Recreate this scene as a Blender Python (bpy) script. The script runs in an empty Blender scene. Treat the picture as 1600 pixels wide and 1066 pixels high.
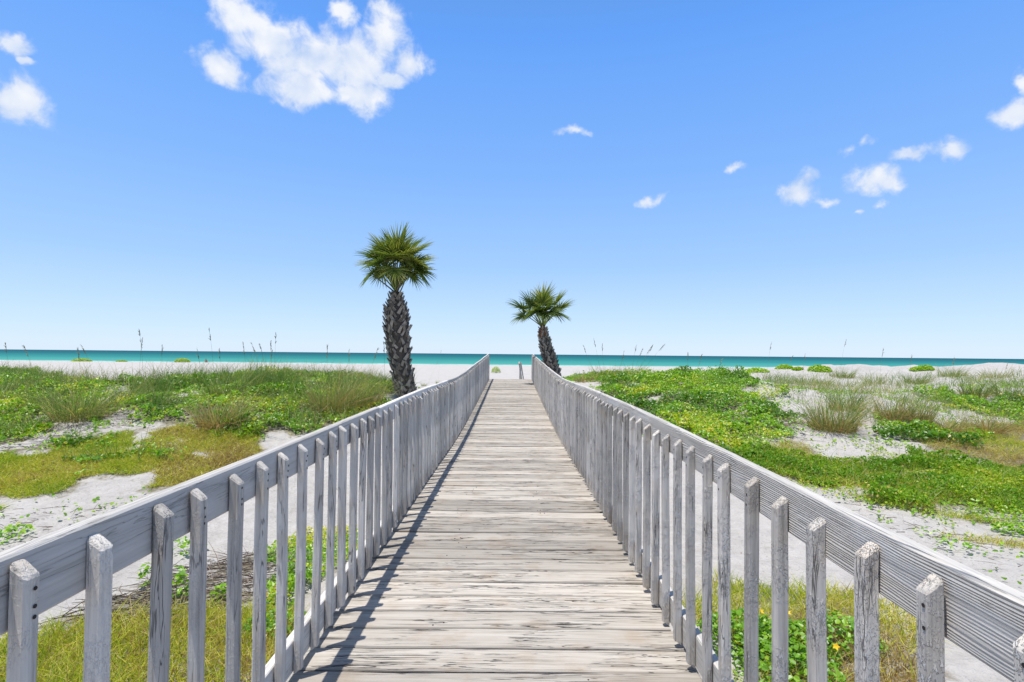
import bpy, math, random
import numpy as np
from mathutils import Matrix, Vector, Euler

R = math.radians
rng = np.random.default_rng(7)
random.seed(7)
scene = bpy.context.scene
C = scene.collection

# ------------------------------------------------------------------ camera
F = 850.0                                   # focal length in photograph pixels (1600 wide)
EYE = Vector((0.0, 0.0, 1.42))              # deck is z = 0 where the camera stands
PITCH, ROLL = R(1.38), R(0.54)
cam_rot = Euler((math.pi / 2 + PITCH, 0, 0)).to_matrix() @ Matrix.Rotation(ROLL, 3, 'Z')
cam = bpy.data.objects.new('camera', bpy.data.cameras.new('camera'))
C.objects.link(cam)
cam.matrix_world = Matrix.Translation(EYE) @ cam_rot.to_4x4()
cam.data.sensor_width = 36.0
cam.data.lens = 36.0 * F / 1600.0
cam.data.clip_start = 0.05
cam.data.clip_end = 60000
scene.camera = cam

# ------------------------------------------------------------------ sun, sky, exposure
SUN_EL, SUN_AZ = R(77.5), math.atan2(-0.87, -0.49)     # azimuth measured from +Y towards +X
sun_dir = Vector((math.sin(SUN_AZ) * math.cos(SUN_EL), math.cos(SUN_AZ) * math.cos(SUN_EL), math.sin(SUN_EL)))
sl = bpy.data.lights.new('sun', 'SUN')
sl.energy, sl.angle, sl.color = 4.6, R(0.53), (1.0, 0.95, 0.87)
so = bpy.data.objects.new('sun', sl)
so.rotation_euler = sun_dir.to_track_quat('Z', 'Y').to_euler()
so.location = (-10, -6, 40)
C.objects.link(so)

scene.view_settings.view_transform = 'Standard'
scene.view_settings.look = 'None'
scene.view_settings.exposure = 0.25
scene.view_settings.gamma = 1.0
scene.view_settings.use_curve_mapping = False
scene.render.engine = 'CYCLES'
scene.cycles.use_denoising = True
scene.cycles.max_bounces = 6
scene.cycles.diffuse_bounces = 3
scene.cycles.transmission_bounces = 4
scene.cycles.glossy_bounces = 2
scene.cycles.transparent_max_bounces = 8


def ray(px, py):
    return cam_rot @ Vector(((px - 800) / F, (533 - py) / F, -1.0))


def at_depth(px, py, d):
    r = ray(px, py)
    return EYE + r * (d / r.y)


class NT:
    """small helper for building node trees"""
    def __init__(self, tree):
        self.t = tree
        tree.nodes.clear()

    def n(self, typ, **kw):
        nd = self.t.nodes.new(typ)
        for k, v in kw.items():
            if k.startswith('i_'):
                key = k[2:]
                key = int(key) if key.isdigit() else key.replace('_', ' ')
                self.put(nd.inputs[key], v)
            else:
                setattr(nd, k, v)
        return nd

    def put(self, sock, v):
        if isinstance(v, bpy.types.NodeSocket):
            self.t.links.new(v, sock)
        elif v is not None:
            sock.default_value = v

    def m(self, op, a, b=None, c=None, clamp=False):
        nd = self.t.nodes.new('ShaderNodeMath')
        nd.operation, nd.use_clamp = op, clamp
        for i, v in enumerate((a, b, c)):
            if v is not None:
                self.put(nd.inputs[i], v)
        return nd.outputs[0]

    def vm(self, op, a, b=None):
        nd = self.t.nodes.new('ShaderNodeVectorMath')
        nd.operation = op
        self.put(nd.inputs[0], a)
        if b is not None:
            self.put(nd.inputs[1], b)
        return nd.outputs[0]

    def ramp(self, fac, stops, interp='LINEAR'):
        nd = self.t.nodes.new('ShaderNodeValToRGB')
        nd.color_ramp.interpolation = interp
        el = nd.color_ramp.elements
        while len(el) < len(stops):
            el.new(0.5)
        for e, (p, c) in zip(el, stops):
            e.position = p
            e.color = (*c, 1) if len(c) == 3 else c
        self.put(nd.inputs[0], fac)
        return nd.outputs[0]

    def mix(self, fac, a, b, blend='MIX'):
        nd = self.t.nodes.new('ShaderNodeMix')
        nd.data_type, nd.blend_type = 'RGBA', blend
        self.put(nd.inputs[0], fac)
        for s, v in ((nd.inputs[6], a), (nd.inputs[7], b)):
            self.put(s, (*v, 1) if isinstance(v, tuple) and len(v) == 3 else v)
        return nd.outputs[2]

    def noise(self, vec, scale, detail=4, rough=0.55, dist=0.0):
        nd = self.n('ShaderNodeTexNoise', i_Scale=scale, i_Detail=detail, i_Roughness=rough, i_Distortion=dist)
        if vec is not None:
            self.put(nd.inputs['Vector'], vec)
        return nd.outputs[0]

    def smooth(self, v, a, b, lo=0.0, hi=1.0):
        nd = self.t.nodes.new('ShaderNodeMapRange')
        nd.interpolation_type = 'SMOOTHSTEP'
        for i, x in enumerate((v, a, b, lo, hi)):
            self.put(nd.inputs[i], x)
        return nd.outputs[0]


world = bpy.data.worlds.new('World')
scene.world = world
world.use_nodes = True
world.cycles.sampling_method = 'MANUAL'
world.cycles.sample_map_resolution = 512
w = NT(world.node_tree)
sky = w.n('ShaderNodeTexSky', sky_type='NISHITA', sun_disc=False)
sky.sun_elevation = SUN_EL
sky.sun_rotation = SUN_AZ
sky.altitude = 0
sky.air_density, sky.dust_density, sky.ozone_density = 1.0, 0.35, 2.2
SKY_STRENGTH = 0.11
tc = w.n('ShaderNodeTexCoord')
dirv = tc.outputs['Generated']
sep = w.n('ShaderNodeSeparateXYZ')
w.put(sep.inputs[0], dirv)
az = w.m('ARCTAN2', sep.outputs[0], sep.outputs[1])
el = w.m('ARCSINE', sep.outputs[2])
warp = w.noise(dirv, 9.0, 5, 0.6)
warp2 = w.noise(w.vm('ADD', dirv, (3.1, 7.7, 1.9)), 9.0, 5, 0.6)
azw = w.m('ADD', az, w.m('MULTIPLY', w.m('SUBTRACT', warp, 0.5), 0.085))
elw = w.m('ADD', el, w.m('MULTIPLY', w.m('SUBTRACT', warp2, 0.5), 0.085))


def ae(px, py):
    r = ray(px, py).normalized()
    return math.atan2(r.x, r.y), math.asin(r.z)


blobs = []
for px, py, rx, ry in [
        (385, 20, 70, 42), (430, 58, 78, 50), (500, 95, 110, 58), (556, 100, 80, 62), (600, 60, 44, 62), (535, 20, 30, 24),
        (480, 140, 76, 34), (560, 152, 62, 36), (646, 106, 40, 36), (612, 128, 40, 20), (350, 110, 64, 36),
        (28, 162, 88, 46), (18, 66, 42, 22), (46, 96, 18, 10),
        (1252, 293, 46, 30), (1300, 308, 22, 12), (1368, 278, 40, 30), (1420, 242, 34, 13), (1480, 232, 34, 18),
        (1592, 172, 44, 32), (1592, 128, 24, 16), (896, 211, 30, 12), (1014, 303, 33, 11), (1140, 268, 20, 10),
        (1370, 324, 14, 12), (1335, 338, 12, 7), (1325, 228, 16, 8), (1360, 218, 14, 7)]:
    a0, e0 = ae(px, py)
    ra = abs(ae(px + rx, py)[0] - ae(px - rx, py)[0]) / 2
    re = abs(ae(px, py - ry)[1] - ae(px, py + ry)[1]) / 2
    wt = 0.40 if px in (1325, 1360) else 0.78 if 15 <= rx < 36 and py > 200 else 0.62 if rx < 15 or (px in (905, 30, 1140) and py in (445, 405, 268)) else 1.0
    blobs.append((a0, e0, ra, re, wt))
rb = random.Random(3)
for k in range(14):                                   # the same kind of sky goes on round the rest of the horizon
    a0 = R(60 + 240 * (k + rb.random() * 0.8) / 14)
    a0 = a0 if a0 < math.pi else a0 - 2 * math.pi
    e0 = R(rb.uniform(12, 38))
    blobs.append((a0, e0, R(rb.uniform(3, 6)), R(rb.uniform(1.6, 3)), 1.0))
field = None
for a0, e0, ra, re, wt in blobs:
    da = w.m('MULTIPLY', w.m('SUBTRACT', azw, a0), 1.0 / ra)
    de = w.m('MULTIPLY', w.m('SUBTRACT', elw, e0), 1.0 / re)
    q = w.m('ADD', w.m('MULTIPLY', da, da), w.m('MULTIPLY', de, de))
    f = w.m('MULTIPLY', w.m('SUBTRACT', 1.0, w.m('SQRT', q)), wt)
    field = f if field is None else w.m('SMOOTH_MAX', field, f, 0.12)
fine = w.noise(dirv, 26.0, 8, 0.58, 0.35)
lump = w.noise(dirv, 15.0, 5, 0.5, 0.3)
lump_up = w.noise(w.vm('ADD', dirv, (-0.008, 0.0, 0.022)), 15.0, 5, 0.5, 0.3)
dens = w.m('ADD', field, w.m('MULTIPLY', w.m('SUBTRACT', fine, 0.5), 1.75))
alpha = w.smooth(dens, -0.04, 0.66)
relief = w.m('MULTIPLY', w.m('SUBTRACT', lump, lump_up), 2.3)
cl_shade = w.m('ADD', w.smooth(dens, 0.1, 1.0, 0.42, 0.78), relief, clamp=True)
cl_col = w.mix(cl_shade, (0.44, 0.56, 0.78), (0.80, 0.815, 0.84))
gam = w.n('ShaderNodeGamma', i_Gamma=1.0)
sky_s = w.n('ShaderNodeMix', data_type='RGBA', blend_type='MULTIPLY')
w.put(sky_s.inputs[0], 1.0)
w.put(sky_s.inputs[6], sky.outputs[0])
w.put(sky_s.inputs[7], (SKY_STRENGTH, SKY_STRENGTH, SKY_STRENGTH, 1))
# clear maritime air: pale at the horizon, deeper blue higher; above the view greyed and lightened to neutralise fill light, the same all round
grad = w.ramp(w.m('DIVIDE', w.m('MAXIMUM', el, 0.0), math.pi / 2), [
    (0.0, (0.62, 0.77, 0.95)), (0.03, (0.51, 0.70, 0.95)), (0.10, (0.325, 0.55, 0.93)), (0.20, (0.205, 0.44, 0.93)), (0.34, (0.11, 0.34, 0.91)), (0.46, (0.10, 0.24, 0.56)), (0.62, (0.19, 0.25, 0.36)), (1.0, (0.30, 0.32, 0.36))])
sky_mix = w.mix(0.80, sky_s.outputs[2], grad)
bg = w.n('ShaderNodeBackground', i_Strength=1.0)
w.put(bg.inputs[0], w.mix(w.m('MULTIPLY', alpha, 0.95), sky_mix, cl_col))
out = w.n('ShaderNodeOutputWorld')
w.put(out.inputs[0], bg.outputs[0])


# ------------------------------------------------------------------ object helpers
def tag(o, label=None, cat=None, group=None, kind=None):
    if label:
        o['label'] = label
    if cat:
        o['category'] = cat
    if group:
        o['group'] = group
    if kind:
        o['kind'] = kind
    return o


def link(name, mesh, mat=None, parent=None, loc=None):
    o = bpy.data.objects.new(name, mesh)
    if mat is not None and len(mesh.materials) == 0:
        mesh.materials.append(mat)
    C.objects.link(o)
    if loc is not None:
        o.location = loc
    o.parent = parent
    return o


def empty(name, loc=(0, 0, 0)):
    o = bpy.data.objects.new(name, None)
    o.location = loc
    o.empty_display_size = 0.2
    C.objects.link(o)
    return o


def mesh_np(name, V, Fq, tint=None, smooth=False):
    """V (n,3); Fq (m,k) faces all of k corners"""
    me = bpy.data.meshes.new(name)
    V = np.asarray(V, np.float32)
    Fq = np.asarray(Fq, np.int32)
    k = Fq.shape[1]
    me.vertices.add(len(V))
    me.vertices.foreach_set('co', V.ravel())
    me.loops.add(Fq.size)
    me.loops.foreach_set('vertex_index', Fq.ravel())
    me.polygons.add(len(Fq))
    me.polygons.foreach_set('loop_start', np.arange(0, Fq.size, k, dtype=np.int32))
    me.polygons.foreach_set('loop_total', np.full(len(Fq), k, np.int32))
    me.polygons.foreach_set('use_smooth', np.full(len(Fq), smooth, bool))
    me.update(calc_edges=True)
    if tint is not None:
        a = me.attributes.new('tint', 'FLOAT', 'POINT')
        a.data.foreach_set('value', np.asarray(tint, np.float32))
    return me


def mesh_py(name, V, Fs, smooth=False):
    me = bpy.data.meshes.new(name)
    me.from_pydata([tuple(v) for v in V], [], Fs)
    if smooth:
        for p in me.polygons:
            p.use_smooth = True
    me.update()
    return me


def join_parts(parts):
    """[(V,F,tint)...] with equal face size -> one"""
    Vs, Fs, Ts, off = [], [], [], 0
    for V, Fq, T in parts:
        Vs.append(V); Fs.append(Fq + off); Ts.append(T); off += len(V)
    return np.concatenate(Vs), np.concatenate(Fs), np.concatenate(Ts)


def unit(a):
    return a / np.maximum(np.linalg.norm(a, axis=-1, keepdims=True), 1e-9)


def ribbons(P, D, L, Wd, bend, seg=3, tint=None, side=None, taper=0.9, fold=0.0):
    """curved tapering blades; P base, D direction, L length, Wd width, bend = offset of the tip (fraction of L, vector)"""
    n = len(P)
    D = unit(D)
    if side is None:
        rv = rng.normal(size=(n, 3)); rv[:, 2] *= 0.3
        side = unit(np.cross(D, rv))
    t = np.linspace(0, 1, seg + 1)
    pts = P[:, None, :] + D[:, None, :] * (L[:, None, None] * t[None, :, None]) + bend[:, None, :] * (L[:, None, None] * (t ** 2)[None, :, None])
    wt = np.maximum(1 - t ** 1.6 * taper, 0.08)
    hw = side[:, None, :] * (Wd[:, None, None] * 0.5 * wt[None, :, None])
    V = np.stack([pts - hw, pts + hw], axis=2).reshape(n, -1, 3)
    k = (seg + 1) * 2
    f = np.array([[2 * i, 2 * i + 1, 2 * i + 3, 2 * i + 2] for i in range(seg)])
    Fq = (np.arange(n)[:, None, None] * k + f[None]).reshape(-1, 4)
    T = np.repeat(tint if tint is not None else rng.random(n), k)
    return V.reshape(-1, 3), Fq, T


def tube(path, radii, sides=6, closed=True):
    """tapered tube along a list of points"""
    path = [Vector(p) for p in path]
    V, Fs = [], []
    for i, p in enumerate(path):
        d = (path[min(i + 1, len(path) - 1)] - path[max(i - 1, 0)]).normalized()
        ref = Vector((0, 0, 1)) if abs(d.z) < 0.9 else Vector((1, 0, 0))
        a = d.cross(ref).normalized(); b = d.cross(a)
        for s in range(sides):
            an = 2 * math.pi * s / sides
            V.append(p + (a * math.cos(an) + b * math.sin(an)) * radii[i])
    for i in range(len(path) - 1):
        for s in range(sides):
            s2 = (s + 1) % sides
            Fs.append((i * sides + s, i * sides + s2, (i + 1) * sides + s2, (i + 1) * sides + s))
    if closed:
        Fs.append(tuple(range(sides - 1, -1, -1)))
        n = (len(path) - 1) * sides
        Fs.append(tuple(range(n, n + sides)))
    return V, Fs


# value noise for geometry
_tab = np.random.default_rng(11).random((256, 256))


def vnoise(x, y):
    xi, yi = np.floor(x).astype(int), np.floor(y).astype(int)
    fx, fy = x - xi, y - yi
    fx, fy = fx * fx * (3 - 2 * fx), fy * fy * (3 - 2 * fy)
    g = lambda a, b: _tab[a & 255, b & 255]
    return (g(xi, yi) * (1 - fx) + g(xi + 1, yi) * fx) * (1 - fy) + (g(xi, yi + 1) * (1 - fx) + g(xi + 1, yi + 1) * fx) * fy


def fbm(x, y, o=4):
    s, a, tot = 0, 1, 0
    for i in range(o):
        s = s + a * vnoise(x * 2 ** i + 17 * i, y * 2 ** i + 31 * i); tot += a; a *= 0.5
    return s / tot


# ------------------------------------------------------------------ materials
def new_mat(name):
    m = bpy.data.materials.new(name)
    m.use_nodes = True
    return m, NT(m.node_tree)


def finish(nt, col, rough=0.8, spec=0.25, normal=None):
    b = nt.n('ShaderNodeBsdfPrincipled')
    nt.put(b.inputs['Base Color'], (*col, 1) if isinstance(col, tuple) and len(col) == 3 else col)
    nt.put(b.inputs['Roughness'], rough)
    nt.put(b.inputs['Specular IOR Level'], spec)
    if normal is not None:
        nt.put(b.inputs['Normal'], normal)
    o = nt.n('ShaderNodeOutputMaterial')
    nt.put(o.inputs[0], b.outputs[0])
    return b


def wood(name, axis, light, mid, dark, crack=0.6, groove=0.0, flake=0.0, bump=0.6, warm=None, rust=False):
    m, t = new_mat(name)
    tcn = t.n('ShaderNodeTexCoord')
    oi = t.n('ShaderNodeObjectInfo')
    off = t.vm('MULTIPLY', oi.outputs['Random'], (37.0, 53.0, 71.0))
    p = t.vm('ADD', tcn.outputs['Object'], off)
    st = [1.0, 1.0, 1.0]; st[axis] = 0.035
    g = t.vm('MULTIPLY', p, tuple(st))                       # stretched along the grain
    n1 = t.noise(g, 26, 7, 0.65, 0.6)
    n2 = t.noise(g, 95, 5, 0.7, 0.2)
    st2 = [1.0, 1.0, 1.0]; st2[axis] = 0.05
    n3 = t.noise(t.vm('MULTIPLY', p, tuple(st2)), 34, 3, 0.55, 1.2)
    blot = t.noise(p, 5.5, 4, 0.6)
    tone = t.m('ADD', t.m('MULTIPLY', n1, 0.62), t.m('MULTIPLY', n2, 0.38))
    col = t.ramp(tone, [(0.30, dark), (0.46, mid), (0.62, light)])
    # fine cracks along the grain: contours of stretched noise, only in places
    line = t.m('ABSOLUTE', t.m('SUBTRACT', n3, 0.5))
    where = t.smooth(t.noise(t.vm('MULTIPLY', p, tuple(0.25 if i == axis else 1.0 for i in range(3))), 9, 3), 0.46, 0.58)
    cr = t.m('MULTIPLY', t.smooth(line, 0.004, 0.018, 1.0, 0.0), where)
    cr = t.m('MULTIPLY', cr, crack)
    col = t.mix(cr, col, (0.035, 0.032, 0.030))
    if rust:                                                # dark grain streaks of long weathered softwood
        n4 = t.noise(t.vm('MULTIPLY', p, tuple(0.022 if i == axis else 1.0 for i in range(3))), 120, 4, 0.6, 0.3)
        stk = t.m('MULTIPLY', t.smooth(n4, 0.54, 0.66), t.smooth(t.noise(t.vm('MULTIPLY', p, tuple(0.3 if i == axis else 1.0 for i in range(3))), 7, 3, 0.6), 0.38, 0.62))
        col = t.mix(t.m('MULTIPLY', stk, 0.6), col, (0.12, 0.11, 0.10))
        sep_end = t.n('ShaderNodeSeparateXYZ'); t.put(sep_end.inputs[0], tcn.outputs['Object'])
        rim = t.smooth(t.m('ABSOLUTE', sep_end.outputs[1]), 0.078, 0.091)
        col = t.mix(t.m('MULTIPLY', rim, 0.55), col, (0.12, 0.11, 0.10))
    if warm:
        col = t.mix(t.m('MULTIPLY', t.smooth(blot, 0.48, 0.72), 0.55), col, warm, 'MULTIPLY')
    # each piece weathered differently
    v = t.m('ADD', 0.72, t.m('MULTIPLY', oi.outputs['Random'], 0.46))
    col = t.mix(1.0, col, t.n('ShaderNodeCombineColor', i_0=v, i_1=v, i_2=v).outputs[0], 'MULTIPLY')
    h = t.m('ADD', t.m('MULTIPLY', n1, 0.5), t.m('MULTIPLY', n2, 0.5))
    h = t.m('SUBTRACT', h, t.m('MULTIPLY', cr, 0.9))
    if groove:
        sp = t.n('ShaderNodeSeparateXYZ'); t.put(sp.inputs[0], tcn.outputs['Object'])
        lowf = t.noise(t.vm('MULTIPLY', p, (1.0, 0.16, 1.0)), 6.0, 2, 0.5, 0.4)
        lowf2 = t.noise(t.vm('MULTIPLY', p, (0.0, 0.05, 1.0)), 42.0, 2, 0.5, 0.0)
        ph = t.m('ADD', t.m('MULTIPLY', sp.outputs[2], 2 * math.pi / 0.0068), t.m('ADD', t.m('MULTIPLY', lowf, 60.0), t.m('MULTIPLY', lowf2, 12.0)))
        wv = t.m('SINE', ph)
        wv = t.m('MULTIPLY', t.m('ADD', wv, 1.0), 0.5)
        wv = t.m('MULTIPLY', wv, t.smooth(n1, 0.30, 0.62, 0.45, 1.0))
        patch = t.smooth(t.noise(t.vm('MULTIPLY', p, (1, 0.12, 1)), 14.0, 3), 0.36, 0.60, 0.15, 1.0)
        gr = t.m('MULTIPLY', t.m('MULTIPLY', wv, patch), groove)
        h = t.m('ADD', h, t.m('MULTIPLY', gr, 1.6))
        col = t.mix(t.m('MULTIPLY', t.m('SUBTRACT', groove, gr), 0.30), col, (0.17, 0.165, 0.16))
    if flake:
        fl = t.noise(t.vm('MULTIPLY', p, tuple(0.55 if i == axis else 1.0 for i in range(3))), 150, 3, 0.6)
        fs = t.smooth(fl, 0.50, 0.60)
        fm = t.smooth(t.noise(p, 8, 2), 0.40, 0.60)
        fs = t.m('MULTIPLY', t.m('MULTIPLY', fs, fm), flake)
        h = t.m('ADD', h, t.m('MULTIPLY', fs, 0.8))
        col = t.mix(t.m('MULTIPLY', fs, 0.5), col, (0.62, 0.62, 0.63))
    bn = t.n('ShaderNodeBump', i_Strength=bump, i_Distance=0.006)
    t.put(bn.inputs['Height'], h)
    finish(t, col, 0.85, 0.15, bn.outputs[0])
    return m


M = {}
M['plank'] = wood('weathered_plank', 0, (0.49, 0.455, 0.408), (0.39, 0.354, 0.31), (0.14, 0.124, 0.106), crack=1.0, bump=1.0, warm=(0.84, 0.73, 0.62), rust=True)
M['rail'] = wood('weathered_rail', 1, (0.655, 0.63, 0.595), (0.55, 0.527, 0.495), (0.33, 0.315, 0.296), crack=0.35, bump=0.6, warm=(0.92, 0.88, 0.83))
M['rail_g'] = wood('weathered_ridged_rail', 1, (0.68, 0.65, 0.61), (0.56, 0.535, 0.50), (0.30, 0.287, 0.27), crack=0.3, groove=1.0, bump=0.8, warm=(0.93, 0.88, 0.82))
M['bal_l'] = wood('weathered_baluster', 2, (0.67, 0.625, 0.565), (0.53, 0.492, 0.445), (0.25, 0.232, 0.208), crack=0.7, flake=0.45, bump=0.8, warm=(0.88, 0.79, 0.69))
M['bal_r'] = wood('flaking_baluster', 2, (0.68, 0.63, 0.565), (0.53, 0.488, 0.435), (0.24, 0.22, 0.19), crack=0.7, flake=1.0, bump=1.0, warm=(0.88, 0.78, 0.67))
M['under'] = wood('rough_timber', 1, (0.34, 0.32, 0.29), (0.24, 0.22, 0.20), (0.11, 0.10, 0.09), crack=0.6)
m, t = new_mat('dark_screw'); finish(t, (0.025, 0.02, 0.018), 0.7, 0.3); M['screw'] = m

# sand
m, t = new_mat('white_sand')
tcn = t.n('ShaderNodeTexCoord')
P_ = tcn.outputs['Object']
at_ = t.n('ShaderNodeAttribute', attribute_name='litter')
n_big = t.noise(P_, 0.7, 5, 0.6)
n_mid = t.noise(P_, 6.0, 6, 0.65)
n_fin = t.noise(P_, 60.0, 4, 0.7)
col = t.ramp(t.m('ADD', t.m('MULTIPLY', n_mid, 0.6), t.m('MULTIPLY', n_big, 0.4)), [(0.3, (0.36, 0.338, 0.316)), (0.55, (0.475, 0.453, 0.43)), (0.8, (0.54, 0.518, 0.495))])
deb = t.m('MULTIPLY', t.smooth(t.noise(P_, 34.0, 5, 0.75), 0.57, 0.63), t.smooth(t.noise(P_, 1.6, 3), 0.38, 0.58))
col = t.mix(t.m('MULTIPLY', deb, 0.6), col, (0.16, 0.13, 0.11))
lit = t.smooth(t.m('ADD', at_.outputs['Fac'], t.m('MULTIPLY', t.m('SUBTRACT', t.noise(P_, 9, 6, 0.7), 0.5), 1.3)), 0.30, 0.75)
lcol = t.ramp(t.noise(P_, 22, 5, 0.7), [(0.3, (0.06, 0.055, 0.022)), (0.55, (0.16, 0.135, 0.06)), (0.75, (0.30, 0.26, 0.17))])
col = t.mix(t.m('MULTIPLY', lit, 0.8), col, lcol)
sp = t.n('ShaderNodeSeparateXYZ'); t.put(sp.inputs[0], P_)
wet = t.smooth(sp.outputs[1], 146.0, 156.0)
col = t.mix(t.m('MULTIPLY', wet, 0.25), col, (0.34, 0.31, 0.28))
hgt = t.m('ADD', t.m('MULTIPLY', n_mid, 1.0), t.m('MULTIPLY', n_fin, 0.10))
bn = t.n('ShaderNodeBump', i_Strength=0.9, i_Distance=0.09); t.put(bn.inputs['Height'], hgt)
finish(t, col, 0.95, 0.1, bn.outputs[0])
M['sand'] = m

# sea
m, t = new_mat('sea_water')
tcn = t.n('ShaderNodeTexCoord'); P_ = tcn.outputs['Object']
sp = t.n('ShaderNodeSeparateXYZ'); t.put(sp.inputs[0], P_)
ld = t.m('LOGARITHM', t.m('MAXIMUM', sp.outputs[1], 100.0), 10.0)                  # 2 .. 4.3
streak = t.noise(t.vm('MULTIPLY', P_, (0.12, 1.0, 1.0)), 0.05, 6, 0.65)
f = t.m('ADD', ld, t.m('MULTIPLY', t.m('SUBTRACT', streak, 0.5), 0.30))
f = t.m('DIVIDE', t.m('SUBTRACT', f, 2.1), 1.4)
col = t.ramp(f, [(0.0, (0.10, 0.34, 0.29)), (0.12, (0.055, 0.265, 0.235)), (0.28, (0.022, 0.18, 0.178)), (0.50, (0.013, 0.11, 0.13)), (1.0, (0.010, 0.075, 0.105))])
foam_n = t.noise(t.vm('MULTIPLY', P_, (0.10, 0.5, 1)), 1.2, 5, 0.65)
foam = t.m('MULTIPLY', t.smooth(sp.outputs[1], 160.0, 168.0, 0.8, 0.0), t.smooth(foam_n, 0.47, 0.56))
caps = t.m('MULTIPLY', t.smooth(t.noise(t.vm('MULTIPLY', P_, (0.10, 0.35, 1)), 0.22, 4, 0.6), 0.70, 0.74), t.smooth(sp.outputs[1], 240.0, 500.0, 0.7, 0.0))
col = t.mix(t.m('MAXIMUM', foam, caps), col, (0.72, 0.76, 0.76))
bn = t.n('ShaderNodeBump', i_Strength=0.5, i_Distance=0.25)
t.put(bn.inputs['Height'], t.noise(t.vm('MULTIPLY', P_, (0.4, 1.0, 1.0)), 0.6, 5, 0.6))
df = t.n('ShaderNodeBsdfDiffuse'); t.put(df.inputs[0], col); t.put(df.inputs['Normal'], bn.outputs[0])
gl = t.n('ShaderNodeBsdfGlossy'); t.put(gl.inputs['Roughness'], 0.35); t.put(gl.inputs['Normal'], bn.outputs[0])
mx = t.n('ShaderNodeMixShader'); t.put(mx.inputs[0], 0.035); t.put(mx.inputs[1], df.outputs[0]); t.put(mx.inputs[2], gl.outputs[0])
o = t.n('ShaderNodeOutputMaterial'); t.put(o.inputs[0], mx.outputs[0])
M['sea'] = m


def leafmat(name, stops, trans=0.35, gloss=0.06, rough=0.45):
    m, t = new_mat(name)
    a = t.n('ShaderNodeAttribute', attribute_name='tint')
    col = t.ramp(a.outputs['Fac'], stops)
    d = t.n('ShaderNodeBsdfDiffuse'); t.put(d.inputs[0], col)
    tr = t.n('ShaderNodeBsdfTranslucent'); t.put(tr.inputs[0], t.mix(1.0, col, (1.15, 1.2, 0.6), 'MULTIPLY'))
    mx = t.n('ShaderNodeMixShader'); t.put(mx.inputs[0], trans); t.put(mx.inputs[1], d.outputs[0]); t.put(mx.inputs[2], tr.outputs[0])
    g = t.n('ShaderNodeBsdfGlossy'); t.put(g.inputs['Roughness'], rough)
    m2 = t.n('ShaderNodeMixShader'); t.put(m2.inputs[0], gloss); t.put(m2.inputs[1], mx.outputs[0]); t.put(m2.inputs[2], g.outputs[0])
    o = t.n('ShaderNodeOutputMaterial'); t.put(o.inputs[0], m2.outputs[0])
    return m


M['vine'] = leafmat('vine_leaf', [(0.0, (0.085, 0.22, 0.008)), (0.4, (0.20, 0.42, 0.012)), (0.75, (0.36, 0.56, 0.02)), (0.92, (0.58, 0.56, 0.04)), (1.0, (0.42, 0.26, 0.08))], trans=0.42)
M['grass'] = leafmat('yellow_green_grass', [(0.0, (0.20, 0.33, 0.015)), (0.35, (0.44, 0.50, 0.03)), (0.62, (0.62, 0.58, 0.08)), (0.84, (0.58, 0.46, 0.16)), (1.0, (0.34, 0.22, 0.09))], gloss=0.03, trans=0.4)
M['lush'] = leafmat('lush_grass', [(0.0, (0.13, 0.29, 0.012)), (0.45, (0.30, 0.47, 0.02)), (0.75, (0.50, 0.54, 0.04)), (1.0, (0.55, 0.40, 0.13))], gloss=0.03, trans=0.42)
M['oats'] = leafmat('sea_oats_blade', [(0.0, (0.11, 0.20, 0.035)), (0.45, (0.26, 0.32, 0.09)), (0.72, (0.46, 0.38, 0.18)), (1.0, (0.44, 0.26, 0.12))], gloss=0.03)
M['seed'] = leafmat('seed_head', [(0.0, (0.16, 0.14, 0.10)), (1.0, (0.40, 0.35, 0.25))], gloss=0.02)
M['twig'] = leafmat('dry_twig', [(0.0, (0.07, 0.05, 0.04)), (0.6, (0.19, 0.14, 0.11)), (1.0, (0.34, 0.29, 0.25))], trans=0.05, gloss=0.0)
M['palm'] = leafmat('palm_leaf', [(0.0, (0.06, 0.115, 0.024)), (0.5, (0.155, 0.215, 0.036)), (0.85, (0.32, 0.33, 0.065)), (1.0, (0.46, 0.40, 0.13))], trans=0.35, gloss=0.03, rough=0.55)
M['petiole'] = leafmat('palm_petiole', [(0.0, (0.09, 0.15, 0.03)), (1.0, (0.22, 0.26, 0.07))], trans=0.0)
M['deadstem'] = leafmat('dead_petiole', [(0.0, (0.10, 0.09, 0.06)), (1.0, (0.17, 0.14, 0.09))], trans=0.0)
m, t = new_mat('yellow_petal'); finish(t, (0.80, 0.50, 0.02), 0.6); M['petal'] = m


def barkmat(name, a, b, c):
    m, t = new_mat(name)
    tcn = t.n('ShaderNodeTexCoord'); oi = t.n('ShaderNodeObjectInfo')
    p = t.vm('ADD', tcn.outputs['Object'], t.vm('MULTIPLY', oi.outputs['Random'], (7.0, 13.0, 5.0)))
    n = t.noise(t.vm('MULTIPLY', p, (1, 1, 0.15)), 45, 5, 0.65)
    x = t.m('ADD', t.m('MULTIPLY', n, 0.7), t.m('MULTIPLY', oi.outputs['Random'], 0.30))
    col = t.ramp(x, [(0.3, a), (0.5, b), (0.72, c)])
    bn = t.n('ShaderNodeBump', i_Strength=0.6, i_Distance=0.01); t.put(bn.inputs['Height'], n)
    finish(t, col, 0.9, 0.1, bn.outputs[0])
    return m


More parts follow.
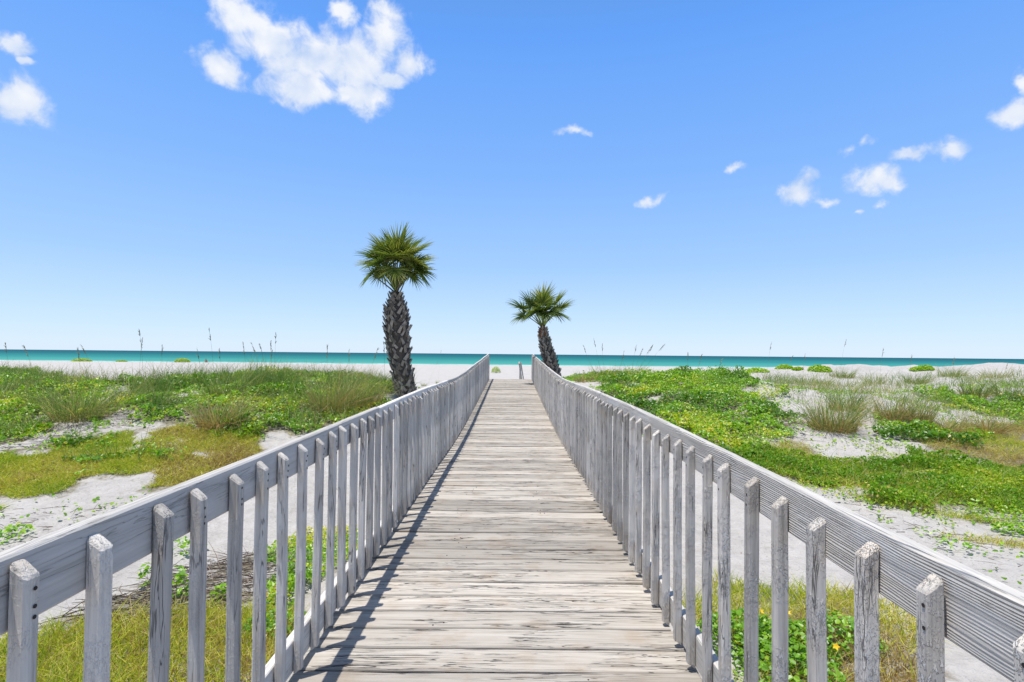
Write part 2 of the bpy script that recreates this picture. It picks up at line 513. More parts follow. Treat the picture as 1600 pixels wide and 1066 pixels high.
M['boot'] = barkmat('palm_boot', (0.09, 0.075, 0.060), (0.26, 0.215, 0.17), (0.48, 0.41, 0.335))
M['core'] = barkmat('palm_fibre', (0.05, 0.04, 0.031), (0.12, 0.096, 0.075), (0.21, 0.17, 0.13))
M['red'] = barkmat('red_fibre', (0.08, 0.03, 0.015), (0.20, 0.085, 0.04), (0.30, 0.16, 0.08))


# ------------------------------------------------------------------ terrain
_dy = np.array([-3000, 7, 9.5, 12, 15, 18.5, 24, 31, 40, 50, 80, 140, 159, 320, 30000])
_dz = np.array([-0.7, -0.7, -0.55, -0.15, 0.25, 0.46, 0.40, -0.30, -1.15, -1.48, -1.52, -1.64, -1.75, -4.0, -12.0])


def dune_profile(y):
    return np.interp(y, _dy, _dz)


ctrl = []                                       # (pixel x, pixel y, depth): bare ground seen there at that distance
for px, py, d in [
        (0, 770, 8.0), (0, 700, 10), (0, 640, 12.5), (200, 652, 11.5), (100, 605, 15), (300, 592, 18), (150, 592, 18.5),
        (450, 592, 17.5), (540, 615, 15.0), (600, 618, 13.5), (470, 650, 11.8), (330, 690, 10.0), (30, 580, 27), (110, 596, 23),
        (1100, 685, 11), (1100, 606, 17), (1000, 590, 17.5), (940, 588, 19), (1250, 745, 9.3), (1250, 665, 12.3), (1400, 690, 11),
        (1380, 640, 14), (1380, 602, 19), (1400, 574, 30), (1600, 790, 7.8), (1600, 722, 10), (1600, 652, 13.5), (1600, 602, 20),
        (1600, 573, 32), (1200, 592, 23), (1240, 575, 31), (1500, 572, 31)]:
    p = at_depth(px, py, d)
    ctrl.append((p.x, p.y, p.z))
for x, y, z in [(0, 5, -0.72), (-3, 4, -0.7), (3, 4, -0.7), (-4, 8, -0.7), (4, 8, -0.7), (-3, 10.3, -0.62), (3, 10.3, -0.55), (0, 14, -0.1), (0, 19, 0.0),
                (0, 24, -0.35), (0, 30, -1.0), (-2.7, 14, 0.38), (-2.6, 19, 0.45), (1.5, 19.8, 0.48), (-4, 27, -0.3), (3, 27, -0.2), (-12, 30, -0.6), (-6, 33, -0.9), (5, 33, -0.8),
                (0, 38, -1.35), (9, 40, -0.6), (15, 40, -0.1), (24, 40, 0.0), (20, 50, -1.2), (30, 45, -0.8), (-18, 36, -0.9), (-30, 40, -1.2)]:
    ctrl.append((x, y, z))
ctrl = np.array(ctrl)
SIG = 3.4


def _k(x, y):
    # wider kernels further away
    sx = SIG * (0.6 + np.maximum(ctrl[:, 1], 6) / 22.0)
    return np.exp(-((x[:, None] - ctrl[None, :, 0]) ** 2 + (y[:, None] - ctrl[None, :, 1]) ** 2) / (2 * sx[None, :] ** 2))


_A = _k(ctrl[:, 0], ctrl[:, 1])
_wt = np.linalg.solve(_A.T @ _A + 0.02 * np.eye(len(ctrl)), _A.T @ (ctrl[:, 2] - dune_profile(ctrl[:, 1])))

# deck profile: flat, a slight dip, then a gentle climb to the crest over the dune
_py = np.arange(-6, 30, 0.1)
_pz = np.interp(_py, [-6, 6, 9, 11, 13, 17, 22.3, 30], [0, 0, -0.03, 0.0, 0.075, 0.20, 0.385, 0.65])
_kz = np.exp(-np.linspace(-2, 2, 21) ** 2); _kz /= _kz.sum()
_pz[10:-10] = np.convolve(_pz, _kz, 'valid')


def deck_z(y):
    return np.interp(y, _py, _pz)


def ground_z(x, y):
    x = np.atleast_1d(np.asarray(x, float)); y = np.atleast_1d(np.asarray(y, float))
    z = dune_profile(y)
    near = (np.abs(x) < 90) & (y > -30) & (y < 110)
    if near.any():
        xs, ys = x[near], y[near]
        zz = np.zeros(len(xs))
        for s in range(0, len(xs), 40000):
            zz[s:s + 40000] = _k(xs[s:s + 40000], ys[s:s + 40000]) @ _wt
        amp = np.interp(ys, [-30, 0, 8, 12, 35, 60, 110], [0, .03, .05, .16, .22, .05, 0])
        rel = (fbm(xs * 0.33 + 5, ys * 0.33, 4) - 0.5) * amp * 2 + (fbm(xs * 1.9, ys * 1.9 + 40, 3) - 0.5) * np.minimum(amp, 0.09) * 0.9
        rel = rel * (1 + 0.9 * np.clip((xs - 5.5) / 3, 0, 1) * np.clip((ys - 11) / 2, 0, 1))
        zz = z[near] + zz + rel
        dx = np.abs(xs + 0.05)
        cap = deck_z(np.clip(ys, -6, 22)) - 0.30
        f = np.clip((dx - 1.25) / 1.1, 0, 1)
        lim = (ys < 24)
        zz = np.where(lim, np.minimum(zz, cap + f * 3.0), zz)
        z = z.copy(); z[near] = zz
    return z


def on_ground(px, py, dmin=1.5, dmax=190.0):
    """the point where the sight line through a place in the photograph meets the ground"""
    r = ray(px, py)
    ds = np.concatenate([np.arange(dmin, 40, 0.05), np.arange(40, dmax, 0.5)])
    X, Y, Z = ds * r.x / r.y, ds, EYE.z + ds * r.z / r.y
    hit = np.nonzero(Z <= ground_z(X, Y))[0]
    i = hit[0] if len(hit) else len(ds) - 1
    return np.array([X[i], Y[i], float(ground_z(X[i], Y[i])[0])])


def poly_world(pts):
    return np.array([on_ground(*p)[:2] for p in pts])


def inside(poly, x, y):
    r = np.zeros(len(x), bool)
    n = len(poly)
    for i in range(n):
        x1, y1 = poly[i]; x2, y2 = poly[(i + 1) % n]
        c = ((y1 > y) != (y2 > y))
        with np.errstate(divide='ignore', invalid='ignore'):
            r ^= c & (x < (x2 - x1) * (y - y1) / (y2 - y1 + 1e-12) + x1)
    return r


def edge_dist(poly, x, y):
    d = np.full(len(x), 1e9)
    n = len(poly)
    for i in range(n):
        a = poly[i]; b = poly[(i + 1) % n]
        ab = b - a; L2 = (ab ** 2).sum() + 1e-12
        tt = np.clip(((x - a[0]) * ab[0] + (y - a[1]) * ab[1]) / L2, 0, 1)
        d = np.minimum(d, np.hypot(x - a[0] - tt * ab[0], y - a[1] - tt * ab[1]))
    return d


def scatter(poly, density, feather=0.35, cut=0.0, freq=1.3, thin=0.0):
    """random points in a patch; ragged border, noise gaps"""
    mg = 2 * feather + 0.4
    lo, hi = poly.min(0) - mg, poly.max(0) + mg
    n = int((hi - lo).prod() * density)
    x = rng.uniform(lo[0], hi[0], n); y = rng.uniform(lo[1], hi[1], n)
    sgn = np.where(inside(poly, x, y), 1, -1) * edge_dist(poly, x, y)
    nz = fbm(x * freq, y * freq + 9, 4)
    keep = (sgn + (nz - 0.5) * 4 * feather > 0) & (nz > cut) & (rng.random(n) > thin)
    keep &= ~((np.abs(x + 0.05) < 1.05) & (y < 22.5))
    x, y = x[keep], y[keep]
    return np.stack([x, y, ground_z(x, y)], 1), nz[keep]


PATCH = {k: [poly_world(p) for p in v] for k, v in {
    'vine_left': [
        [(190, 604), (300, 590), (420, 589), (520, 590), (610, 606), (600, 634), (520, 668), (430, 690), (350, 672), (255, 662), (195, 645)],
        [(-60, 600), (90, 600), (200, 606), (215, 640), (160, 642), (80, 652), (20, 680), (-60, 690)],
        [(-60, 690), (40, 676), (60, 690), (110, 676), (165, 682), (90, 706), (-60, 716)],
        [(150, 700), (230, 690), (330, 700), (250, 718), (130, 722)],
        [(-120, 581), (40, 581), (110, 594), (60, 601), (-120, 600)]],
    'vine_right': [
        [(870, 594), (930, 584), (1150, 585), (1190, 604), (1176, 622), (1240, 650), (1262, 668), (1200, 676), (1190, 694), (1120, 700), (1040, 690), (960, 650)],
        [(1408, 672), (1462, 676), (1445, 690), (1405, 688)],
        [(1455, 612), (1540, 622), (1620, 640), (1900, 645), (1900, 668), (1640, 664), (1560, 650), (1490, 634)]],
    'grass_left': [
        [(-80, 706), (60, 700), (150, 682), (260, 664), (350, 668), (430, 688), (470, 700), (330, 752), (245, 778), (170, 756), (90, 772), (-80, 782)]],
    'lush_right': [
        [(1060, 696), (1190, 706), (1270, 712), (1380, 716), (1480, 712), (1900, 770), (1950, 830), (1700, 806), (1545, 796), (1420, 792), (1330, 775), (1250, 756), (1150, 740)]],
    'brown_right': [[(1430, 682), (1640, 655), (1900, 660), (1900, 770), (1560, 748), (1470, 716)], [(1120, 700), (1260, 695), (1300, 720), (1180, 720)]],
}.items()}
NEAR_GRASS_L = poly_world([(-100, 1075), (-60, 1000), (80, 985), (250, 975), (440, 962), (440, 1000), (380, 1090), (200, 1200)])
NEAR_TWIG = poly_world([(60, 985), (230, 905), (410, 862), (470, 890), (420, 930), (330, 970), (200, 990)])
NEAR_VINE_L = poly_world([(400, 868), (470, 835), (560, 826), (570, 860), (520, 905), (455, 950), (418, 965), (405, 930)])
NEAR_LUSH_L = poly_world([(400, 960), (470, 940), (480, 985), (430, 1010), (395, 1000)])
NEAR_GRASS_R = poly_world([(1110, 905), (1230, 915), (1340, 930), (1420, 985), (1500, 1050), (1560, 1110), (1300, 1130), (1180, 1090), (1120, 960)])
NEAR_WEED_R = poly_world([(1095, 975), (1190, 960), (1320, 985), (1345, 1030), (1290, 1085), (1180, 1120), (1110, 1090)])

xs = np.concatenate([[-30000, -6000, -1500, -500, -200], np.arange(-100, -42, 8), np.arange(-42, -14, 0.5), np.arange(-14, 14, 0.12), np.arange(14, 42, 0.5), np.arange(42, 101, 8), [200, 500, 1500, 6000, 30000]])
ys = np.concatenate([[-3000, -600, -100, -30, -12, -6], np.arange(-4, 1, 0.5), np.arange(1, 20, 0.1), np.arange(20, 48, 0.35), np.arange(48, 180, 4), [200, 320, 1000, 5000, 20000, 30000]])
GX, GY = np.meshgrid(xs, ys)
gx, gy = GX.ravel(), GY.ravel()
gz = ground_z(gx, gy)
nearm = (np.abs(gx) < 14) & (gy < 20) & (gy > 0)
gz[nearm] += (np.abs(fbm(gx[nearm] * 2.6, gy[nearm] * 2.6, 3) - 0.5) * -0.16)          # foot-churned sand
nx, ny = len(xs), len(ys)
I = np.arange(nx * ny).reshape(ny, nx)
Fq = np.stack([I[:-1, :-1], I[:-1, 1:], I[1:, 1:], I[1:, :-1]], -1).reshape(-1, 4)
me = mesh_np('ground', np.stack([gx, gy, gz], 1), Fq, smooth=True)
lit = np.zeros(len(gx))
zone = (np.abs(gx) < 30) & (gy < 40) & (gy > 0)
for grp in PATCH.values():
    for P in grp:
        s = np.where(inside(P, gx[zone], gy[zone]), 1, -1) * edge_dist(P, gx[zone], gy[zone])
        lit[zone] = np.maximum(lit[zone], np.clip(0.5 + s / 0.8, 0, 0.9))
for P in (NEAR_GRASS_L, NEAR_TWIG, NEAR_VINE_L, NEAR_GRASS_R):
    s = np.where(inside(P, gx[zone], gy[zone]), 1, -1) * edge_dist(P, gx[zone], gy[zone])
    lit[zone] = np.maximum(lit[zone], np.clip(0.4 + s / 0.6, 0, 0.6))
lit *= 0.25 + 0.75 * np.clip((fbm(gx * 1.3, gy * 1.3 + 9, 4) - 0.24) / 0.16, 0, 1)
a = me.attributes.new('litter', 'FLOAT', 'POINT'); a.data.foreach_set('value', lit.astype(np.float32))
tag(link('ground', me, M['sand']), kind='structure')

# sea with low swell lines near the shore
sx = np.concatenate([[-40000, -8000, -2000, -900], np.arange(-500, 501, 25), [900, 2000, 8000, 40000]])
sy = np.concatenate([np.arange(150, 260, 1.0), np.arange(260, 500, 8), [520, 800, 1500, 4000, 12000, 45000]])
SX, SY = np.meshgrid(sx, sy)
swell = 0.05 * np.sin(SY / 2.7 + 2.2 * fbm(SX * 0.012, SY * 0.02, 2)) * np.clip((260 - SY) / 100, 0, 1)
I = np.arange(len(sx) * len(sy)).reshape(len(sy), len(sx))
Fq = np.stack([I[:-1, :-1], I[:-1, 1:], I[1:, 1:], I[1:, :-1]], -1).reshape(-1, 4)
tag(link('sea', mesh_np('sea', np.stack([SX.ravel(), SY.ravel(), -1.75 + swell.ravel()], 1), Fq, smooth=True), M['sea']), kind='structure')

# ------------------------------------------------------------------ boardwalk
BX = -0.05                                     # centre line
XL, XR = -0.90, 0.80                           # inner faces of the balusters
Y0, Y1 = -0.75, 22.3
deck = empty('boardwalk', (BX, 0, -0.7))
tag(deck, 'long weathered grey plank boardwalk running over the dune towards the sea', 'boardwalk')


def plank_mesh(k):
    r = random.Random(100 + k)
    L, W, H = 1.80, 0.180, 0.038
    n = 18
    V, Fs = [], []
    ph = [r.uniform(0, 6.28) for _ in range(6)]
    cup = r.uniform(-0.0015, 0.0025)
    for i in range(n + 1):
        x = -L / 2 + L * i / n
        e1 = -W / 2 + 0.0035 * math.sin(x * 3.1 + ph[0]) + 0.0025 * math.sin(x * 9.3 + ph[1]) + r.uniform(-0.0015, 0.0015)
        e2 = W / 2 + 0.0035 * math.sin(x * 2.7 + ph[2]) + 0.0025 * math.sin(x * 8.1 + ph[3]) + r.uniform(-0.0015, 0.0015)
        zz = 0.003 * math.sin(x * 1.9 + ph[4])
        c = 0.007
        prof = [(e1, -H), (e1, zz - c + cup), (e1 + c, zz + cup), (0, zz - cup), (e2 - c, zz + cup), (e2, zz - c + cup), (e2, -H)]
        V += [(x, yy, z) for yy, z in prof]
    p = 7
    for i in range(n):
        for j in range(p):
            j2 = (j + 1) % p
            Fs.append((i * p + j, (i + 1) * p + j, (i + 1) * p + j2, i * p + j2))
    Fs.append(tuple(range(p)))
    Fs.append(tuple(n * p + j for j in range(p - 1, -1, -1)))
    return mesh_py('plank', V, Fs)


plank_meshes = [plank_mesh(k) for k in range(9)]
for pm in plank_meshes:
    pm.materials.append(M['plank'])
bm_screw = mesh_py('deck_screw', *tube([(0, 0, -0.004), (0, 0, 0.0012)], [0.0042, 0.0042], 8)); bm_screw.materials.append(M['screw'])
y = Y0
k = 0
while y < Y1:
    pitch = 0.190 + random.uniform(-0.002, 0.002)
    yc = y + pitch / 2
    o = bpy.data.objects.new('plank', plank_meshes[k % 9] if k % 2 else plank_meshes[(k * 5 + 3) % 9])
    C.objects.link(o)
    o.parent = deck
    slope = math.atan2(deck_z(yc + 0.1) - deck_z(yc - 0.1), 0.2)
    o.location = (random.uniform(-0.012, 0.012), yc, deck_z(yc) + 0.7 + random.uniform(-0.0025, 0.0025))
    o.rotation_euler = (slope + random.uniform(-0.008, 0.008), random.uniform(-0.002, 0.002), random.uniform(-0.003, 0.003) + (math.pi if random.random() < 0.5 else 0))
    if o.rotation_euler.z > 1:
        o.rotation_euler.x *= -1
    if 1.6 < yc < 7.0:
        for sxp in (-0.42, -0.36, 0.30, 0.36):
            if random.random() < 0.75:
                s = bpy.data.objects.new('screw', bm_screw); C.objects.link(s); s.parent = o
                s.location = (sxp + random.uniform(-0.03, 0.03), random.choice((-0.05, 0.05)) + random.uniform(-0.02, 0.02), 0.0)
    y += pitch
    k += 1


def beam(profile_fn, x0, x1, y0, y1, z0, z1, step=0.3, ch=0.005, wob=0.0, seed=0):
    """a timber running along y that follows a height profile; chamfered section"""
    r = random.Random(seed)
    n = max(2, int((y1 - y0) / step) + 1)
    V, Fs = [], []
    ph = r.uniform(0, 6)
    for i in range(n):
        yy = y0 + (y1 - y0) * i / (n - 1)
        b = float(profile_fn(yy)) + wob * math.sin(yy * 1.7 + ph)
        dx = wob * 0.6 * math.sin(yy * 1.1 + ph * 2)
        prof = [(x0 + ch, z0), (x1 - ch, z0), (x1, z0 + ch), (x1, z1 - ch), (x1 - ch, z1), (x0 + ch, z1), (x0, z1 - ch), (x0, z0 + ch)]
        V += [(px + dx, yy, pz + b) for px, pz in prof]
    p = 8
    for i in range(n - 1):
        for j in range(p):
            j2 = (j + 1) % p
            Fs.append((i * p + j, i * p + j2, (i + 1) * p + j2, (i + 1) * p + j))
    Fs.append(tuple(range(p - 1, -1, -1)))
    Fs.append(tuple((n - 1) * p + j for j in range(p)))
    return V, Fs


def add_beam(name, mat, parent, args, **kw):
    V, Fs = beam(*args, **kw)
    px, py, pz = parent.location
    yc, xc = (args[3] + args[4]) / 2, (args[1] + args[2]) / 2
    zc = float(deck_z(yc))
    me = mesh_py(name, [(v[0] - xc, v[1] - yc, v[2] - zc) for v in V], Fs)
    return link(name, me, mat, parent, (xc - px, yc - py, zc - pz))


for x in (-0.70, -0.05, 0.60):
    add_beam('joist', M['under'], deck, (deck_z, x - 0.02, x + 0.02, Y0, Y1, -0.19, -0.043))
pil = {}
for yy in np.arange(0.6, 22.4, 2.7):
    for x in (-0.80, 0.70):
        gzv = float(ground_z(x, yy)[0])
        top = float(deck_z(yy)) - 0.05
        V, Fs = tube([(0, 0, min(gzv, top - 0.3) - 0.3 - top), (0, 0, 0)], [0.075, 0.07], 10)
        link('piling', mesh_py('piling', V, Fs), M['under'], deck, (x - BX, yy, top + 0.7))
# stair down to the beach behind the crest
for i in range(7):
    z = 0.385 - 0.17 * (i + 1)
    o = bpy.data.objects.new('stair_tread', plank_meshes[i]); C.objects.link(o); o.parent = deck
    o.location = (0, Y1 + 0.16 + 0.27 * i, z + 0.7)
for x in (-0.75, 0.65):
    V, Fs = [], []
    for dx in (-0.02, 0.02):
        V += [(dx, 0, 0.30), (dx, 1.95, -0.98), (dx, 1.95, -1.22), (dx, 0, 0.06)]
    Fs = [(0, 1, 2, 3), (7, 6, 5, 4), (0, 4, 5, 1), (1, 5, 6, 2), (2, 6, 7, 3), (3, 7, 4, 0)]
    link('stair_stringer', mesh_py('stair_stringer', V, Fs), M['under'], deck, (x - BX, Y1 + 0.03, 0.7))


def baluster_mesh(k):
    r = random.Random(300 + k)
    hw, ch = 0.0182 + r.uniform(-0.001, 0.001), 0.0045
    top = 0.996 + r.uniform(-0.004, 0.004)
    prof = [(-hw + ch, -hw), (hw - ch, -hw), (hw, -hw + ch), (hw, hw - ch), (hw - ch, hw), (-hw + ch, hw), (-hw, hw - ch), (-hw, -hw + ch)]
    V, Fs = [], []
    zs = [0.0, 0.02, 0.25, 0.5, 0.75, 0.93]
    for i, z in enumerate(zs):
        for x, yy in prof:
            s = 0.86 if i == 0 else 1.0
            lift = (0.022 * (x + hw) / (2 * hw) if i == 0 else 0)
            V.append((x * s + 0.0012 * math.sin(z * 7 + k) + r.uniform(-0.0006, 0.0006), yy * s + 0.0012 * math.cos(z * 6 + k * 2) + r.uniform(-0.0006, 0.0006), z + lift))
    for s, dz in ((1.0, -0.006), (0.82, 0.0)):             # the top slopes down towards the deck (+x)
        for x, yy in prof:
            V.append((x * s, yy * s, top - 0.026 * (x + hw) / (2 * hw) + dz + r.uniform(-0.0012, 0.0012)))
    V.append((0, 0, top - 0.011))
    p = 8
    n = len(zs) + 2
    for i in range(n - 1):
        for j in range(p):
            j2 = (j + 1) % p
            Fs.append((i * p + j, i * p + j2, (i + 1) * p + j2, (i + 1) * p + j))
    Fs.append(tuple(range(p - 1, -1, -1)))
    b = (n - 1) * p
    for j in range(p):
        Fs.append((b + j, b + (j + 1) % p, n * p))
    return mesh_py('baluster', V, Fs)


def screw_mesh():
    V, Fs = tube([(0.0, 0, 0), (0.0008, 0, 0)], [0.0042, 0.0042], 8)
    return mesh_py('screw', V, Fs)


# the boards were never set dead level: the near ends hang a little low
def rail_l(y):
    return float(deck_z(y)) + float(np.interp(y, [-2, 4, 8], [-0.014, -0.013, 0.0]))


def rail_r(y):
    return float(deck_z(y)) + float(np.interp(y, [-2, 0.9, 1.3, 1.9, 2.7, 3.6, 6.5, 9], [-0.036, -0.027, -0.020, -0.006, 0.006, 0.012, 0.010, 0.0]))


scr = screw_mesh(); scr.materials.append(M['screw'])
for side in (-1, 1):
    face = XL if side < 0 else XR
    rl = empty('railing', (face, 0, 0))
    tag(rl, 'left wooden railing of the boardwalk, its top rail smooth and its deck side in shade' if side < 0 else
        'right wooden railing of the boardwalk with ridged top rail and flaking sunlit balusters', 'railing')
    bal = [baluster_mesh(k + (0 if side < 0 else 50)) for k in range(6)]
    for b in bal:
        b.materials.append(M['bal_l'] if side < 0 else M['bal_r'])
    cx = face + side * 0.0225
    pitch, ystart = (0.1965, 1.043) if side < 0 else (0.2045, 1.06)
    n = 0
    y = ystart - 4 * pitch
    while y < Y1 - 0.05:
        o = bpy.data.objects.new('baluster', bal[(n * 5 + (n // 3)) % 6]); C.objects.link(o)
        o.parent = rl
        jx = abs(random.gauss(0, 0.0012))
        o.location = (cx - face - side * jx, y + random.gauss(0, 0.006), float(deck_z(y)) + 0.012 + random.gauss(0, 0.005) - (0.014 if side > 0 and y < 1.8 else 0.0))
        o.rotation_euler = (random.gauss(0, 0.010), random.gauss(0, 0.002), (0 if side < 0 else math.pi) + random.gauss(0, 0.02))
        if 0.7 < y < 3.6:
            for q in range(3 if side < 0 else 2):
                s = bpy.data.objects.new('screw', scr); C.objects.link(s); s.parent = o
                s.location = (0.0184, random.uniform(-0.004, 0.008), 0.945 - q * (0.026 if side < 0 else 0.045) + random.uniform(-0.006, 0.006))
        y += pitch
        n += 1
    rin = side * 0.0425
    rout = side * 0.0805
    x0, x1 = sorted((face + rin, face + rout))
    cuts = [-2.0, 3.9, 8.1, 11.6, 14.6, 18.4, Y1] if side < 0 else [-2.0, 5.2, 9.4, 12.9, 16.4, 19.6, Y1 + 0.05]
    for i in range(len(cuts) - 1):
        dz = random.uniform(-0.006, 0.006)
        add_beam('top_rail', M['rail'] if side < 0 else M['rail_g'], rl,
                 (rail_l if side < 0 else rail_r, x0, x1, cuts[i] + 0.003, cuts[i + 1] - 0.003, 0.903 + dz, 1.049 + dz), ch=0.006, wob=0.003, seed=i + side)
    for i in range(len(cuts) - 1):
        add_beam('kick_board', M['rail'] if side < 0 else M['rail_g'], rl,
                 (deck_z, x0, x1, cuts[i] + 0.002, cuts[i + 1] - 0.002, 0.018, 0.160), ch=0.005, wob=0.002, seed=20 + i + side)

# handrail of the beach stair, seen past the crest
def bar(a, b, wx, wy):
    a, b = Vector(a), Vector(b)
    d = (b - a).normalized()
    u = Vector((1, 0, 0)); v = d.cross(u).normalized(); u = v.cross(d).normalized()
    V = []
    for p in (a, b):
        for sx_, sy_ in ((-1, -1), (1, -1), (1, 1), (-1, 1)):
            V.append(p + u * sx_ * wx / 2 + v * sy_ * wy / 2)
    return V, [(3, 2, 1, 0), (4, 5, 6, 7), (0, 1, 5, 4), (1, 2, 6, 5), (2, 3, 7, 6), (3, 0, 4, 7)]


def handrail(px, py, d, label, lean):
    top = at_depth(px, py, d)
    h = empty('stair_handrail', (top.x, d, -0.9))
    tag(h, label, 'handrail')
    hz = top.z + 0.9
    link('post', mesh_py('post', *bar((0, 0, -0.1), (0.0, 0, hz), 0.085, 0.085)), M['bal_l'], h)
    link('rail_board', mesh_py('rail_board', *bar((-0.05 * lean, -0.06, hz - 0.02), (0.28 * lean, 1.7, -0.05), 0.05, 0.12)), M['bal_l'], h)
    link('brace', mesh_py('brace', *bar((0.03 * lean, -0.02, hz - 0.06), (0.36 * lean, 0.1, -0.1), 0.05, 0.06)), M['bal_l'], h)


handrail(813, 566, 23.4, 'grey stair handrail post standing past the far end of the deck', 1)
handrail(738, 573, 24.0, 'bit of grey handrail poking out beyond the left railing near its far end', -1)


# ------------------------------------------------------------------ palms
boot_mesh = None


def make_boot():
    V = [(-.045, -.018, 0), (.045, -.018, 0), (.045, .018, 0), (-.045, .018, 0),
         (-.036, -.012, .13), (.036, -.012, .13), (.036, .014, .13), (-.036, .014, .13),
         (-.030, -.002, .215), (-.004, -.004, .185), (-.004, .012, .185), (-.030, .012, .215),
         (.004, -.004, .185), (.028, -.002, .225), (.028, .012, .225), (.004, .012, .185)]
    Fs = [(3, 2, 1, 0), (0, 1, 5, 4), (1, 2, 6, 5), (2, 3, 7, 6), (3, 0, 4, 7),
          (4, 9, 8), (4, 5, 12, 9), (5, 13, 12), (7, 11, 10), (6, 7, 10, 15), (6, 15, 14), (4, 8, 11, 7), (5, 6, 14, 13),
          (8, 9, 10, 11), (12, 13, 14, 15), (9, 12, 15, 10)]
    return mesh_py('boot', V, Fs)


boot_mesh = make_boot(); boot_mesh.materials.append(M['boot'])


def fan_mesh(radius, nleaf, span, seed, tilt=0.25):
    """costapalmate blade in its own frame: hastula at the origin, axis +Y, upper side +Z"""
    r = np.random.default_rng(seed)
    an = np.linspace(-span, span, nleaf) + r.normal(0, 0.02, nleaf)
    rad = radius * (0.78 + 0.22 * np.cos(an * 0.8)) * r.uniform(0.92, 1.06, nleaf)
    D = np.stack([np.sin(an), np.cos(an), 0.22 * np.abs(np.sin(an)) + r.normal(0, 0.05, nleaf)], 1)
    P = np.stack([np.zeros(nleaf), 0.10 * radius * np.maximum(np.cos(an), 0), np.zeros(nleaf)], 1)
    bend = np.stack([r.normal(0, 0.04, nleaf), r.normal(0, 0.03, nleaf) - 0.03, -0.06 - 0.14 * r.random(nleaf) - tilt * 0.2], 1)
    side = unit(np.cross(D, np.array([0, 0, 1.0])))
    side = unit(side + np.stack([np.zeros(nleaf), np.zeros(nleaf), np.where(np.arange(nleaf) % 2, 0.55, -0.55)], 1))
    seg = 5
    t_ = np.linspace(0, 1, seg + 1)
    wprof = np.array([0.30, 1.0, 0.95, 0.62, 0.33, 0.05])
    pts = P[:, None] + D[:, None] * (rad[:, None, None] * t_[None, :, None]) + bend[:, None] * (rad[:, None, None] * (t_ ** 2.4)[None, :, None])
    hw = side[:, None] * (0.0185 * radius / 0.7 * wprof[None, :, None])
    V = np.stack([pts - hw, pts + hw], 2).reshape(-1, 3)
    kk = (seg + 1) * 2
    f = np.array([[2 * i, 2 * i + 1, 2 * i + 3, 2 * i + 2] for i in range(seg)])
    Fq = (np.arange(nleaf)[:, None, None] * kk + f[None]).reshape(-1, 4)
    base = r.uniform(0.15, 0.8)
    T = np.clip(np.repeat(base + r.normal(0, 0.14, nleaf), kk), 0, 0.97)
    tip = np.tile(np.repeat(np.linspace(0, 1, seg + 1) ** 4, 2), nleaf)
    T = np.clip(T + tip * r.uniform(0, 0.35), 0, 1)
    return mesh_np('frond', V, Fq, T)


def frame(d, up):
    y_ = Vector(d).normalized()
    z_ = (Vector(up) - y_ * Vector(up).dot(y_)).normalized()
    x_ = y_.cross(z_)
    return Matrix((x_, y_, z_)).transposed()


